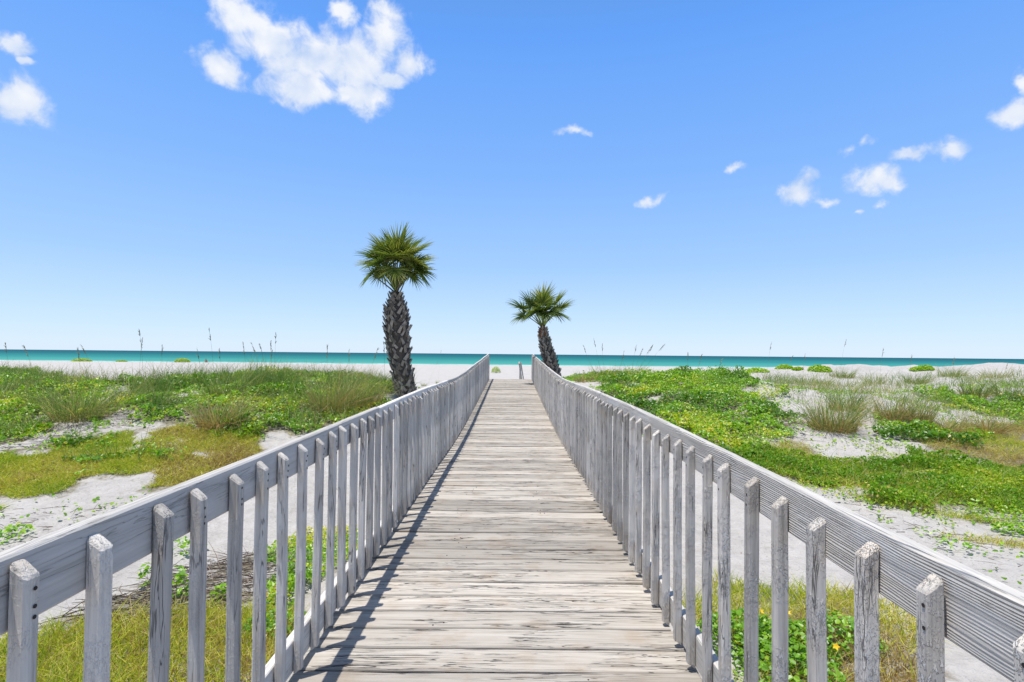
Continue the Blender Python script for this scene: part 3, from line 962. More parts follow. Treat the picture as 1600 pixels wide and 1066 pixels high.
def make_palm(label, path, radii, boot_scale, rings, per_ring, fronds, dead, seed, red_top=0.0):
    r = random.Random(seed)
    base = Vector(path[0])
    palm = empty('cabbage_palm', base)
    tag(palm, label, 'palm tree', 'palms beside the boardwalk')
    loc = [Vector(p) - base for p in path]
    V, Fs = tube(loc, [x * 0.72 for x in radii], 14)
    tr = link('trunk', mesh_py('trunk', V, Fs, True), M['core'], palm)
    L = len(loc) - 1

    def along(s):
        i = min(int(s * L), L - 1); f = s * L - i
        return loc[i].lerp(loc[i + 1], f), radii[i] * (1 - f) + radii[i + 1] * f, (loc[i + 1] - loc[i]).normalized()
    for a in range(rings):
        s = (a + 0.2) / rings
        for b in range(per_ring):
            c, rad, dr = along(min(max(s * 0.97 + r.uniform(-0.012, 0.012), 0), 1))
            if rad < 0.12 and b % 2:
                continue
            an = 2 * math.pi * (b + 0.5 * (a % 2) + r.uniform(-0.22, 0.22)) / per_ring
            outw = Vector((math.cos(an), math.sin(an), 0))
            tang = Vector((-math.sin(an), math.cos(an), 0))
            skew = (0.52 if (a + b) % 2 else -0.52) + r.uniform(-0.12, 0.12)
            d = (dr * 1.0 + outw * r.uniform(0.26, 0.52) + tang * skew).normalized()
            o = bpy.data.objects.new('boot', boot_mesh); C.objects.link(o); o.parent = tr
            m3 = frame(outw, d)                       # local z up the boot
            zc = d; yc = (outw - d * outw.dot(d)).normalized(); xc = yc.cross(zc)
            m3 = Matrix((xc, yc, zc)).transposed()
            sc = boot_scale * r.uniform(0.75, 1.2) * (0.45 + 0.55 * min(1, rad / 0.3))
            o.matrix_local = Matrix.Translation(c + outw * rad * 0.73) @ m3.to_4x4() @ Matrix.Diagonal((sc, sc, sc * r.uniform(0.8, 1.15), 1))
    top = loc[-1]
    if red_top:
        V, Fs = tube([top - Vector((0, 0, red_top)), top - Vector((0, 0, red_top * 0.4)), top + Vector((0, 0, 0.10))], [radii[-2] * 1.05, radii[-1] * 1.35, radii[-1] * 0.6], 10)
        link('red_leaf_sheath', mesh_py('red_leaf_sheath', V, Fs, True), M['red'], palm)
    for i, (azd, eld, plen, rad, droop, fel) in enumerate(fronds):
        az_, el_ = R(azd), R(eld)
        d0 = Vector((math.cos(az_) * math.cos(el_), math.sin(az_) * math.cos(el_), math.sin(el_)))
        h = Vector((math.cos(az_), math.sin(az_), 0))
        pts = []
        for q in range(7):
            s = q / 6
            pts.append(top + d0 * plen * s + h * plen * 0.10 * s * s - Vector((0, 0, 1)) * plen * droop * 0.45 * s * s)
        tip = pts[-1]
        fe = R(fel)
        dirn = Vector((math.cos(az_) * math.cos(fe), math.sin(az_) * math.cos(fe), math.sin(fe)))
        tg = Vector((-h.y, h.x, 0))
        up = Vector((0, 0, math.cos(fe) + 0.05)) - h * math.sin(fe) + tg * r.uniform(-0.9, 0.9)
        fm = fan_mesh(rad * (1.08 if red_top else 1.0), r.randint(46, 56), r.uniform(1.75, 2.15), seed * 100 + i, droop)
        fo = link('frond', fm, M['palm'], palm)
        fmx = Matrix.Translation(tip) @ frame(dirn, up).to_4x4()
        fo.matrix_local = fmx
        V, Fs = tube([fmx.inverted() @ p for p in pts], [0.024 - 0.013 * q / 6 for q in range(7)], 5)
        pm = mesh_py('petiole', V, Fs, True)
        a_ = pm.attributes.new('tint', 'FLOAT', 'POINT'); a_.data.foreach_set('value', np.full(len(V), r.random(), np.float32))
        link('petiole', pm, M['petiole'], fo)
    for pts in dead:
        V, Fs = tube([top + Vector(p) for p in pts], [0.020 - 0.013 * i / (len(pts) - 1) for i in range(len(pts))], 5)
        pm = mesh_py('dead_stem', V, Fs, True)
        a_ = pm.attributes.new('tint', 'FLOAT', 'POINT'); a_.data.foreach_set('value', np.full(len(V), r.random(), np.float32))
        link('dead_stem', pm, M['deadstem'], palm)
    return palm


D1 = 14.0
p1 = [at_depth(px, py, D1) for px, py in ((637, 622), (633, 605), (628, 580), (624, 555), (621, 530), (620, 505), (620, 488), (619, 472), (619, 456))]
gz1 = float(ground_z(p1[0].x, D1)[0]) - 0.05
p1[0].z = min(gz1, p1[1].z - 0.2)
px2m = D1 / F
rad1 = [0.28, 0.30, 0.32, 0.345, 0.375, 0.40, 0.35, 0.23, 0.12]
fr = []
rp = random.Random(5)
NF = 27
for i in range(NF):
    azd = i * 137.5 + rp.uniform(-15, 15)
    t_ = (i + 0.5) / NF
    fr.append((azd, 88 - 40 * t_ ** 0.9, rp.uniform(1.04, 1.20) - 0.42 * t_, rp.uniform(0.60, 0.70) - 0.06 * t_, 0.05 + 0.12 * t_, 84 - 128 * t_ ** 0.85 + rp.uniform(-10, 10)))
for k_ in range(7):                                    # short young and hanging fans filling the heart of the crown
    fr.append((k_ * 51.4 + 20, 74, 0.60 + 0.05 * (k_ % 3), 0.52, 0.05, (-30, 20, -10)[k_ % 3]))
for az_ in (235, 262, 285, 310, 95):
    fr.append((az_, 80, 0.86, 0.60, 0.04, 42))
dead1 = [[(-0.05, 0, 0), (-0.30, 0.0, 0.20), (-0.55, -0.05, 0.38), (-0.78, -0.05, 0.72)],
         [(0.05, -0.05, 0), (0.16, -0.08, 0.28), (0.30, -0.1, 0.62)], [(0.08, 0.02, -0.04), (0.20, 0.0, 0.22), (0.28, 0.0, 0.55)],
         [(0.03, -0.1, 0), (0.12, -0.12, 0.25), (0.22, -0.12, 0.6)]]
make_palm('taller palm left of the boardwalk with thick trunk sheathed in criss-cross leaf stubs', p1, rad1, 0.86, 23, 13, fr, dead1, 3)
D2 = 20.0
p2 = [at_depth(px, py, D2) for px, py in ((866, 604), (864, 584), (860, 566), (855, 550), (851, 535), (849, 522), (848, 512))]
gz2 = float(ground_z(p2[0].x, D2)[0]) - 0.05
p2[0].z = min(gz2, p2[1].z - 0.2)
rad2 = [0.31, 0.32, 0.31, 0.28, 0.23, 0.17, 0.11]
fr2 = [(185, 50, 0.95, 0.66, 0.15, 30), (176, 42, 0.80, 0.56, 0.2, -25), (262, 80, 0.85, 0.70, 0.10, 60), (80, 84, 1.0, 0.74, 0.05, 84), (5, 55, 0.90, 0.60, 0.15, 32), (335, 52, 0.75, 0.56, 0.2, -20),
       (300, 66, 0.66, 0.62, 0.2, -5), (232, 58, 0.70, 0.60, 0.2, -10), (20, 66, 1.0, 0.64, 0.12, 55), (118, 60, 0.85, 0.62, 0.2, 10), (50, 60, 0.85, 0.62, 0.2, 5), (275, 60, 0.6, 0.60, 0.1, -25), (200, 66, 0.9, 0.62, 0.1, 60),
       (268, 70, 0.62, 0.62, 0.1, 15), (90, 66, 0.7, 0.6, 0.1, -20), (250, 78, 0.6, 0.55, 0.05, 35), (290, 76, 0.66, 0.55, 0.05, 30), (180, 60, 0.7, 0.5, 0.1, -40), (0, 60, 0.7, 0.5, 0.1, -40)]
dead2 = [[(-0.05, 0, 0), (-0.16, 0, 0.18), (-0.30, 0, 0.42)], [(0.05, 0, 0), (0.15, -0.05, 0.2), (0.22, -0.05, 0.45)]]
make_palm('shorter palm behind the far end of the right railing with reddish trunk top', p2, rad2, 1.0, 17, 13, fr2, dead2, 9, red_top=0.34)


# ------------------------------------------------------------------ ground cover
def leaves(P, size, tint, lift, tilt=0.55):
    """folded rounded leaves, six corners each"""
    n = len(P)
    an = rng.uniform(0, 2 * np.pi, n)
    nrm = unit(np.stack([rng.normal(0, tilt, n), rng.normal(0, tilt, n), np.ones(n)], 1))
    u = unit(np.cross(nrm, np.stack([np.cos(an), np.sin(an), np.zeros(n)], 1)))
    v = np.cross(nrm, u)
    c = P + np.array([0, 0, 1.0]) * lift[:, None]
    s = size[:, None]
    a = c - u * s * 0.5
    b = c + u * s * 0.5 - nrm * s * 0.06
    q = [a, c - u * s * 0.18 + v * s * 0.42 + nrm * s * 0.14, c + u * s * 0.34 + v * s * 0.34 + nrm * s * 0.10,
         b, c + u * s * 0.34 - v * s * 0.34 + nrm * s * 0.10, c - u * s * 0.18 - v * s * 0.42 + nrm * s * 0.14]
    V = np.stack(q, 1).reshape(-1, 3)
    i0 = np.arange(n)[:, None] * 6
    Fq = np.concatenate([i0 + np.array([[0, 3, 2, 1]]), i0 + np.array([[0, 5, 4, 3]])])
    return V, Fq, np.repeat(tint, 6)


def vine_stuff(name, polys, density, label, size=(0.036, 0.068), hmax=0.46, feather=0.7, cut=0.33, mat='vine', tilt=0.7, mu=0.40, sd=0.2):
    parts = []
    for poly in polys:
        P, nz = scatter(poly, density, feather, cut)
        if not len(P):
            continue
        clump = fbm(P[:, 0] * 1.1 + 3, P[:, 1] * 1.1, 3)
        fine_ = fbm(P[:, 0] * 3.4, P[:, 1] * 3.4 + 7, 2)
        st_ = np.clip((fine_ - 0.36) / 0.26, 0, 1)
        h = hmax * (0.10 + np.clip((clump - 0.34) * 2.0, 0.1, 1) * (0.15 + 0.95 * st_ * st_ * (3 - 2 * st_)))
        lift = h * rng.random(len(P)) ** 0.45 + 0.012
        tint = np.clip(mu - 0.03 + (fbm(P[:, 0] * 0.9 + 50, P[:, 1] * 0.9, 3) - 0.5) * 2.0 + rng.normal(0, sd, len(P)), 0, 0.92)
        yel = rng.random(len(P)) < 0.035
        tint[yel] = rng.uniform(0.9, 1.0, yel.sum())
        parts.append(leaves(P, rng.uniform(*size, len(P)) * (0.65 + 0.75 * fbm(P[:, 0] * 1.6 + 80, P[:, 1] * 1.6, 2)), tint, lift, tilt))
        if feather > 0.3:                                   # runners and strays beyond the edge
            P, nz = scatter(poly, density * 0.16, 0.85, 0.34, 2.3)
            nn = len(P)
            parts.append(leaves(P, rng.uniform(*size, nn), np.clip(rng.normal(mu + 0.1, sd, nn), 0, 0.95), rng.uniform(0.01, 0.07, nn), tilt))
    V, Fq, T = join_parts(parts)
    return tag(link(name, mesh_np(name, V, Fq, T), M[mat]), label, 'vine', kind='stuff')


def grass_stuff(name, polys, density, mat, label, length=(0.08, 0.20), width=0.006, cut=0.30, feather=0.35, lean=0.5, tint_mu=0.45, cat='grass', thin=0.0, sd=0.15):
    parts = []
    for poly in polys:
        P, nz = scatter(poly, density, feather, cut, thin=thin)
        n = len(P)
        if not n:
            continue
        D = np.stack([rng.normal(0.08, lean, n), rng.normal(0, lean, n), np.ones(n)], 1)
        hh = 0.55 + 0.9 * fbm(P[:, 0] * 2.2 + 8, P[:, 1] * 2.2, 3)
        L = rng.uniform(*length, n) * hh
        bend = np.stack([rng.normal(0, 0.3, n), rng.normal(0, 0.3, n), -np.abs(rng.normal(0.25, 0.2, n))], 1)
        tint = np.clip(tint_mu + (fbm(P[:, 0] * 0.8 + 20, P[:, 1] * 0.8, 3) - 0.5) * 1.5 + rng.normal(0, sd, n), 0, 1)
        P = P - np.array([0, 0, 0.01])
        parts.append(ribbons(P, D, L, np.full(n, width) * rng.uniform(0.7, 1.4, n), bend, 3, tint))
    V, Fq, T = join_parts(parts)
    return tag(link(name, mesh_np(name, V, Fq, T), M[mat]), label, cat, kind='stuff')


vine_stuff('beach_vine', PATCH['vine_left'], 800, 'bright green beach vine spreading over the left dune', hmax=0.34)
vine_stuff('beach_vine', PATCH['vine_right'], 850, 'dense bright green beach vine covering the dune right of the railing', hmax=0.42, cut=0.32, mu=0.30)
vine_stuff('beach_vine', [NEAR_VINE_L], 2300, 'yellow-green vine patch seen through the left balusters', size=(0.022, 0.042), hmax=0.20, feather=0.12, cut=0.22, mu=0.6)
grass_stuff('dune_grass', PATCH['grass_left'], 3800, 'grass', 'short yellow and brown dry grass between the left dune and bare sand', length=(0.05, 0.17), width=0.0075, lean=0.8, tint_mu=0.47, cut=0.25, sd=0.26, feather=0.6)
vine_stuff('herb_carpet', PATCH['lush_right'], 2200, 'lush low green herbs in a strip between the right dune and bare sand', size=(0.022, 0.045), hmax=0.26, cut=0.33, feather=0.42, mat='lush', tilt=1.1, mu=0.40)['category'] = 'herbs'
grass_stuff('dune_grass', PATCH['lush_right'], 900, 'lush', 'green grass blades mixed into the herb strip on the right', length=(0.10, 0.26), width=0.007, lean=0.7, tint_mu=0.55, cut=0.24, sd=0.25)
grass_stuff('dune_grass', PATCH['brown_right'], 1500, 'grass', 'thin olive and brown grass on the right dune slope', length=(0.05, 0.18), tint_mu=0.60, cut=0.40, lean=0.8, sd=0.22)
grass_stuff('dune_grass', [NEAR_GRASS_L], 3400, 'grass', 'yellow-green tufty grass at the foot of the left railing', length=(0.10, 0.24), width=0.006, lean=0.55, tint_mu=0.52, cut=0.33, sd=0.34)
grass_stuff('dune_grass', [NEAR_GRASS_R], 2000, 'grass', 'yellow-green grass at the foot of the right railing', length=(0.10, 0.24), width=0.006, lean=0.55, tint_mu=0.50, cut=0.40, sd=0.24)
vine_stuff('creeping_weed', [NEAR_LUSH_L], 2500, 'dark green creeping weed beside the left kick board', size=(0.02, 0.035), hmax=0.16, feather=0.1, mu=0.2)['category'] = 'weed'

grass_stuff('vine_grass', PATCH['vine_left'], 170, 'oats', 'thin green grass growing up through the left vines', length=(0.25, 0.75), width=0.009, lean=0.35, tint_mu=0.28, cut=0.44, sd=0.28, feather=0.9)
grass_stuff('vine_grass', PATCH['vine_right'] + PATCH['lush_right'], 45, 'oats', 'thin pale grass growing up through the right vines', length=(0.2, 0.5), width=0.008, lean=0.4, tint_mu=0.4, cut=0.40, sd=0.25, feather=0.9)
# thin olive blades strewn over the sandy right dune and along the left crest
sparse = poly_world([(1180, 590), (1640, 585), (1640, 660), (1460, 672), (1300, 660), (1230, 640)])
grass_stuff('sparse_dune_grass', [sparse], 75, 'oats', 'thin olive grass scattered over the sandy right dune', length=(0.22, 0.60), width=0.009, lean=0.3, tint_mu=0.30, cut=0.40)
crest_l = poly_world([(-60, 612), (120, 605), (330, 598), (480, 598), (600, 612), (590, 630), (450, 615), (200, 625), (-60, 640)])
grass_stuff('sparse_dune_grass', [crest_l], 260, 'oats', 'thin upright grass along the left dune crest', length=(0.30, 0.85), width=0.009, lean=0.25, tint_mu=0.33, cut=0.45, sd=0.25)

# small sprouts dotted over the bare sand
for lab, pts, dn in (('tiny green sprouts dotted over the bare sand on the right', [(1200, 770), (1480, 800), (1700, 815), (1750, 920), (1560, 900), (1400, 860), (1250, 830)], 9),
                     ('tiny green sprouts dotted over the bare sand on the left', [(-80, 780), (130, 790), (260, 765), (330, 760), (150, 840), (-80, 890)], 9),
                     ('scattered creeper leaves over the white sand of the right dune', [(1180, 600), (1640, 592), (1640, 665), (1460, 680), (1300, 690), (1230, 650)], 26)):
    P, nz = scatter(poly_world(pts), dn * 6, 0.4, 0.50, 3.1)
    nn = len(P)
    tag(link('sand_sprouts', mesh_np('sand_sprouts', *leaves(P, rng.uniform(0.025, 0.06, nn), np.clip(rng.normal(0.45, 0.2, nn), 0, 1), rng.uniform(0.005, 0.06, nn), 0.8)), M['vine']), lab, 'sprouts', kind='stuff')
# dry twigs and wrack on the sand beside the left railing
def twigs(name, poly, density, label, L=(0.08, 0.35)):
    P, nz = scatter(poly, density, 0.15, 0.28, 2.2)
    n = len(P)
    an = rng.uniform(0, 2 * np.pi, n)
    D = np.stack([np.cos(an), np.sin(an) * 0.6, rng.normal(0.08, 0.12, n)], 1)
    bend = np.stack([rng.normal(0, 0.25, n), rng.normal(0, 0.25, n), np.zeros(n) - 0.06], 1)
    P = P + np.stack([np.zeros(n), np.zeros(n), rng.uniform(0.004, 0.05, n)], 1)
    V, Fq, T = ribbons(P, D, rng.uniform(*L, n), rng.uniform(0.003, 0.010, n), bend, 4, None, None, 0.6)
    return tag(link(name, mesh_np(name, V, Fq, T), M['twig']), label, 'twigs', kind='stuff')


twigs('twig_litter', NEAR_TWIG, 520, 'tangle of dry brown twigs on the sand seen through the left balusters')
for lab, pts in (('dry brown stems along the foot of the left dune', [(-40, 668), (60, 672), (130, 655), (230, 648), (270, 655), (180, 672), (40, 705), (-40, 712)]),
                 ('dead brown stems among the left vines', [(60, 640), (220, 628), (360, 640), (520, 640), (430, 680), (300, 668), (180, 655)]),
                 ('dry grey-brown stems under the vines on the right dune', [(1185, 660), (1230, 655), (1260, 690), (1210, 690)])):
    twigs('twig_litter', poly_world(pts), 90, lab, (0.15, 0.5))
allr = poly_world([(1260, 780), (1480, 800), (1640, 810), (1680, 900), (1560, 890), (1400, 850), (1300, 830)])
twigs('twig_litter', allr, 45, 'small dry stems strewn over the bare sand on the right', (0.05, 0.22))
alll = poly_world([(-60, 790), (130, 800), (230, 775), (150, 830), (-60, 880)])
twigs('twig_litter', alll, 45, 'small dry stems strewn over the bare sand on the left', (0.05, 0.22))


# ------------------------------------------------------------------ sea oats and grass clumps, one by one
def clump_mesh(nb, length, spread, lean, tint_mu, tint_sd, width=0.009, seed=0):
    global rng
    keep, rng = rng, np.random.default_rng(1000 + seed)
    an = rng.uniform(0, 2 * np.pi, nb); rr = spread * np.sqrt(rng.random(nb))
    P = np.stack([np.cos(an) * rr, np.sin(an) * rr, np.full(nb, -0.03)], 1)
    D = np.stack([np.cos(an) * lean * rng.random(nb) + rng.normal(0.05, 0.1, nb), np.sin(an) * lean * rng.random(nb) + rng.normal(0, 0.1, nb), np.ones(nb)], 1)
    low = rng.random(nb) < 0.45
    L = length * rng.uniform(0.35, 1.12, nb) * np.where(low, 0.55, 1)
    bend = np.stack([np.cos(an) * 0.4 * rng.random(nb) + rng.normal(0.05, 0.22, nb), np.sin(an) * 0.4 * rng.random(nb) + rng.normal(0, 0.22, nb), -np.abs(rng.normal(0.18, 0.18, nb))], 1)
    bend[low] *= 2.6
    tint = np.clip(rng.normal(tint_mu, tint_sd, nb) + np.where(low, 0.42, 0), 0, 1)
    out_ = ribbons(P, D, L, np.full(nb, width) * rng.uniform(0.7, 1.3, nb), bend, 5, tint)
    rng = keep
    return mesh_np('blades', *out_)


def stalk_parts(parent, base, tip, arch, seed, head=0.28, width=0.006):
    """a stem from base to tip (local points) that nods, with its seed head"""
    r = np.random.default_rng(seed)
    base, tip = np.array(base, float), np.array(tip, float)
    t_ = np.linspace(0, 1, 9)
    side = np.array([arch, 0, 0])
    pts = base + (tip - base) * t_[:, None] + side * (t_ ** 3)[:, None] - side * t_[:, None] * 1.0
    V, Fs = tube(pts.tolist(), [width * 0.5 * (1 - 0.6 * q) for q in t_], 4)
    me = mesh_py('seed_stalk', V, Fs, True)
    a_ = me.attributes.new('tint', 'FLOAT', 'POINT'); a_.data.foreach_set('value', np.full(len(V), 0.45, np.float32))
    st = link('seed_stalk', me, M['oats'], parent)
    n = 20
    s = r.uniform(0, 1, n)
    Ltot = np.linalg.norm(tip - base)
    f0 = 1 - head / Ltot
    tt = f0 + (1 - f0) * s
    P = base + (tip - base) * tt[:, None] + side * (tt ** 3)[:, None] - side * tt[:, None]
    d0 = unit((pts[-1] - pts[-2])[None])[0]
    D = d0 + np.stack([r.normal(np.sign(arch) * 0.12, 0.16, n), r.normal(0, 0.2, n), r.normal(-0.05, 0.12, n)], 1)
    global rng
    keep, rng = rng, r
    V, Fq, T = ribbons(P, D, r.uniform(0.06, 0.12, n), r.uniform(0.010, 0.017, n), np.stack([np.zeros(n), np.zeros(n), np.full(n, -0.3)], 1), 2, None, None, 0.8)
    rng = keep
    link('seed_head', mesh_np('seed_head', V, Fq, T), M['seed'], st)


def clump(px, py, label, nb=160, length=0.7, spread=0.22, lean=0.5, tint=0.35, sd=0.2, stalks=(), seed=0, group=None, width=0.009, name='sea_oats', cat='grass clump', bury=0.0):
    g = on_ground(px, py)
    e = empty(name, (g[0], g[1], g[2] - bury))
    tag(e, label, cat, group)
    link('blades', clump_mesh(int(nb * 1.6), length, spread * 1.15, lean, tint, sd, width * 1.2, seed), M['oats'], e)
    for i, (tx, ty, arch) in enumerate(stalks):
        tp = at_depth(tx, ty, g[1] + 0.02 * i)
        b = ((tp.x - g[0]) * 0.25 + 0.04 * (i % 3 - 1), 0.02 * i, -0.02)
        stalk_parts(e, b, (tp.x - g[0], tp.y - g[1], tp.z - g[2] + bury), arch, seed * 31 + i)
    return e


CL = [
    (128, 655, 'big dark tuft of sea oats above the bare sand pocket on the left dune', dict(nb=460, length=1.1, spread=0.42, lean=0.6, tint=0.32, sd=0.25)),
    (75, 640, 'green grass tuft just left of the big dark sea oats tuft', dict(nb=200, length=0.7, spread=0.3, tint=0.3)),
    (200, 625, 'loose grass tuft on the left dune behind the big sea oats tuft', dict(nb=180, length=0.75, spread=0.3, tint=0.35)),
    (345, 665, 'tan dead-bottomed grass clump in the middle of the left vines', dict(nb=420, length=0.95, spread=0.36, lean=0.7, tint=0.62, sd=0.22)),
    (352, 625, 'tall green grass clump standing behind the tan one in the left vines', dict(nb=300, length=1.0, spread=0.34, tint=0.24)),
    (425, 600, 'dark spiky sea oats tuft on the crest below the crossed seed stalks', dict(nb=220, length=0.55, spread=0.22, tint=0.25, stalks=[(406, 538, -0.06), (423, 533, 0.02), (425, 545, 0.08), (393, 536, -0.05), (431, 522, 0.0)])),
    (385, 608, 'olive grass tuft on the left crest beside the spiky sea oats', dict(nb=180, length=0.65, spread=0.25, tint=0.4)),
    (520, 640, 'brownish tall grass clump close behind the left railing', dict(nb=460, length=1.15, spread=0.44, lean=0.55, tint=0.52, sd=0.2, stalks=[(511, 541, 0.03)])),
    (560, 632, 'green and straw grass clump between the railing and the taller palm', dict(nb=360, length=0.85, spread=0.36, lean=0.55, tint=0.45, sd=0.22, stalks=[(590, 545, 0.05)])),
    (575, 612, 'small grass tuft at the foot of the taller palm', dict(nb=140, length=0.55, spread=0.2, tint=0.4)),
    (662, 604, 'thin grass tuft just right of the taller palm trunk', dict(nb=90, length=0.5, spread=0.2, tint=0.3, stalks=[(684, 566, 0.03)])),
    (684, 600, 'sparse sea oats tuft behind the left railing near its bend', dict(nb=90, length=0.5, spread=0.18, tint=0.35, stalks=[(689, 548, 0.03)])),
    (1302, 672, 'big straw-based sea oats clump beside the smooth sand slope on the right', dict(nb=520, length=1.05, spread=0.36, lean=0.65, tint=0.5, sd=0.25)),
    (1320, 640, 'wispy grey-green grass clump behind the big straw-based one', dict(nb=240, length=0.85, spread=0.32, tint=0.32)),
    (1396, 655, 'rust-bottomed grass clump left of centre on the right dune', dict(nb=320, length=0.8, spread=0.3, lean=0.6, tint=0.6, sd=0.22)),
    (1433, 660, 'narrow rust-bottomed clump next to the dark green creeper on the right dune', dict(nb=240, length=0.75, spread=0.24, tint=0.5, sd=0.25)),
    (1429, 600, 'dark green grass clump high on the right dune', dict(nb=260, length=0.75, spread=0.34, lean=0.7, tint=0.22)),
    (1316, 590, 'green grass tuft on the sandy crest above the big straw-based clump', dict(nb=200, length=0.6, spread=0.4, tint=0.25)),
    (1282, 600, 'low tuft with fallen twigs on the white sand of the right dune', dict(nb=110, length=0.45, spread=0.25, lean=1.0, tint=0.45)),
    (1488, 588, 'round olive grass tuft on the far right crest', dict(nb=220, length=0.7, spread=0.4, tint=0.35)),
    (1475, 672, 'straw tuft low on the right dune below the creeper', dict(nb=180, length=0.5, spread=0.25, lean=0.9, tint=0.65)),
    (1539, 673, 'tan flattened grass clump on the right dune slope', dict(nb=240, length=0.6, spread=0.3, lean=0.9, tint=0.68)),
    (1522, 620, 'grey-green grass clump in the middle of the far right dune', dict(nb=220, length=0.75, spread=0.3, tint=0.32)),
    (1575, 622, 'tall grey-green grass clump near the right edge of the dune', dict(nb=260, length=0.85, spread=0.35, tint=0.35)),
    (1592, 640, 'olive clump at the right edge of the picture on the dune slope', dict(nb=240, length=0.8, spread=0.3, tint=0.45)),
    (1555, 590, 'low tuft on the far right crest near the picture edge', dict(nb=160, length=0.6, spread=0.4, tint=0.35)),
    (1365, 600, 'thin tuft on the white crest between two larger clumps on the right', dict(nb=110, length=0.55, spread=0.3, tint=0.3)),
    (945, 590, 'grey-green sea oats tuft behind the vines near the shorter palm', dict(nb=220, length=0.6, spread=0.4, tint=0.35, stalks=[(912, 541, 0.10), (928, 530, 0.0), (941, 537, 0.06)])),
    (985, 588, 'olive sea oats tuft on the vine crest with arching plumes', dict(nb=200, length=0.6, spread=0.4, tint=0.4, stalks=[(994, 540, 0.02), (1004, 545, 0.08), (1018, 542, 0.14), (1020, 540, -0.05), (1038, 538, 0.05)])),
    (915, 596, 'pale grassy tuft right beside the shorter palm trunk', dict(nb=180, length=0.5, spread=0.3, tint=0.5)),
]
for i, (px, py, lab, kw) in enumerate(CL):
    clump(px, py, lab, seed=i + 1, group='grass clumps on the dunes', **kw)

# single flowering stalks against the sea and sky (tip pixel, foot pixel)
ST = [(38, 541, 60, 620, -0.10), (122, 544, 128, 625, -0.02), (8, 536, 20, 612, 0.0), (218, 517, 226, 618, -0.04), (222, 530, 215, 620, 0.02), (128, 541, 148, 600, -0.16),
      (253, 541, 255, 615, 0.03), (327, 515, 336, 612, -0.05), (308, 545, 315, 606, -0.06), (343, 546, 346, 606, 0.0), (380, 536, 386, 604, -0.03), 
      (545, 548, 548, 615, 0.02), (600, 536, 602, 618, 0.0),
      (1075, 551, 1074, 600, 0.0), (1096, 556, 1088, 600, 0.06), (1205, 536, 1198, 596, 0.08), (1238, 557, 1228, 596, 0.12), (1258, 553, 1255, 588, 0.05),
      (1322, 531, 1312, 592, 0.10), (1380, 546, 1374, 600, 0.05), (1424, 556, 1422, 598, 0.02), (1491, 558, 1488, 590, 0.02), (1575, 566, 1566, 600, 0.05),
      (975, 549, 968, 592, 0.06), (1128, 562, 1120, 606, 0.14)]
ST.sort()
ORD = 'first second third fourth fifth sixth seventh eighth ninth tenth eleventh twelfth thirteenth fourteenth fifteenth sixteenth'.split()
cnt_ = {True: 0, False: 0}
for i, (tx, ty, bx_, by_, arch) in enumerate(ST):
    g = on_ground(bx_, by_)
    e = empty('sea_oats_stalk', (g[0], g[1], g[2] - 0.03))
    left = bx_ < 800
    tag(e, '%s lone sea oats stalk from the left on the %s dune crest' % (ORD[cnt_[left]], 'left' if left else 'right'), 'sea oats', 'sea oats stalks on the left crest' if left else 'sea oats stalks on the right crest')
    cnt_[left] += 1
    if (tx, ty) == (327, 515):
        e['label'] = 'tallest lone sea oats stalk on the left, topping the horizon above the red-clad person'
    if (tx, ty) == (218, 517):
        e['label'] = 'tall sea oats stalk on the left crest, crossed by a shorter one at its head'
    if (tx, ty) == (1322, 531):
        e['label'] = 'tallest arching sea oats stalk on the right, rising above the horizon over the white sand'
    if (tx, ty) == (1205, 536):
        e['label'] = 'leaning sea oats stalk rising above the horizon at the right edge of the vine patch'
    tp = at_depth(tx, ty, g[1])
    stalk_parts(e, (0, 0, 0), (tp.x - g[0], 0, tp.z - g[2] + 0.03), arch, 500 + i, head=0.30, width=0.007)
    link('blades', clump_mesh(14, 0.5, 0.08, 0.4, 0.3, 0.15, 0.008, 700 + i), M['oats'], e)


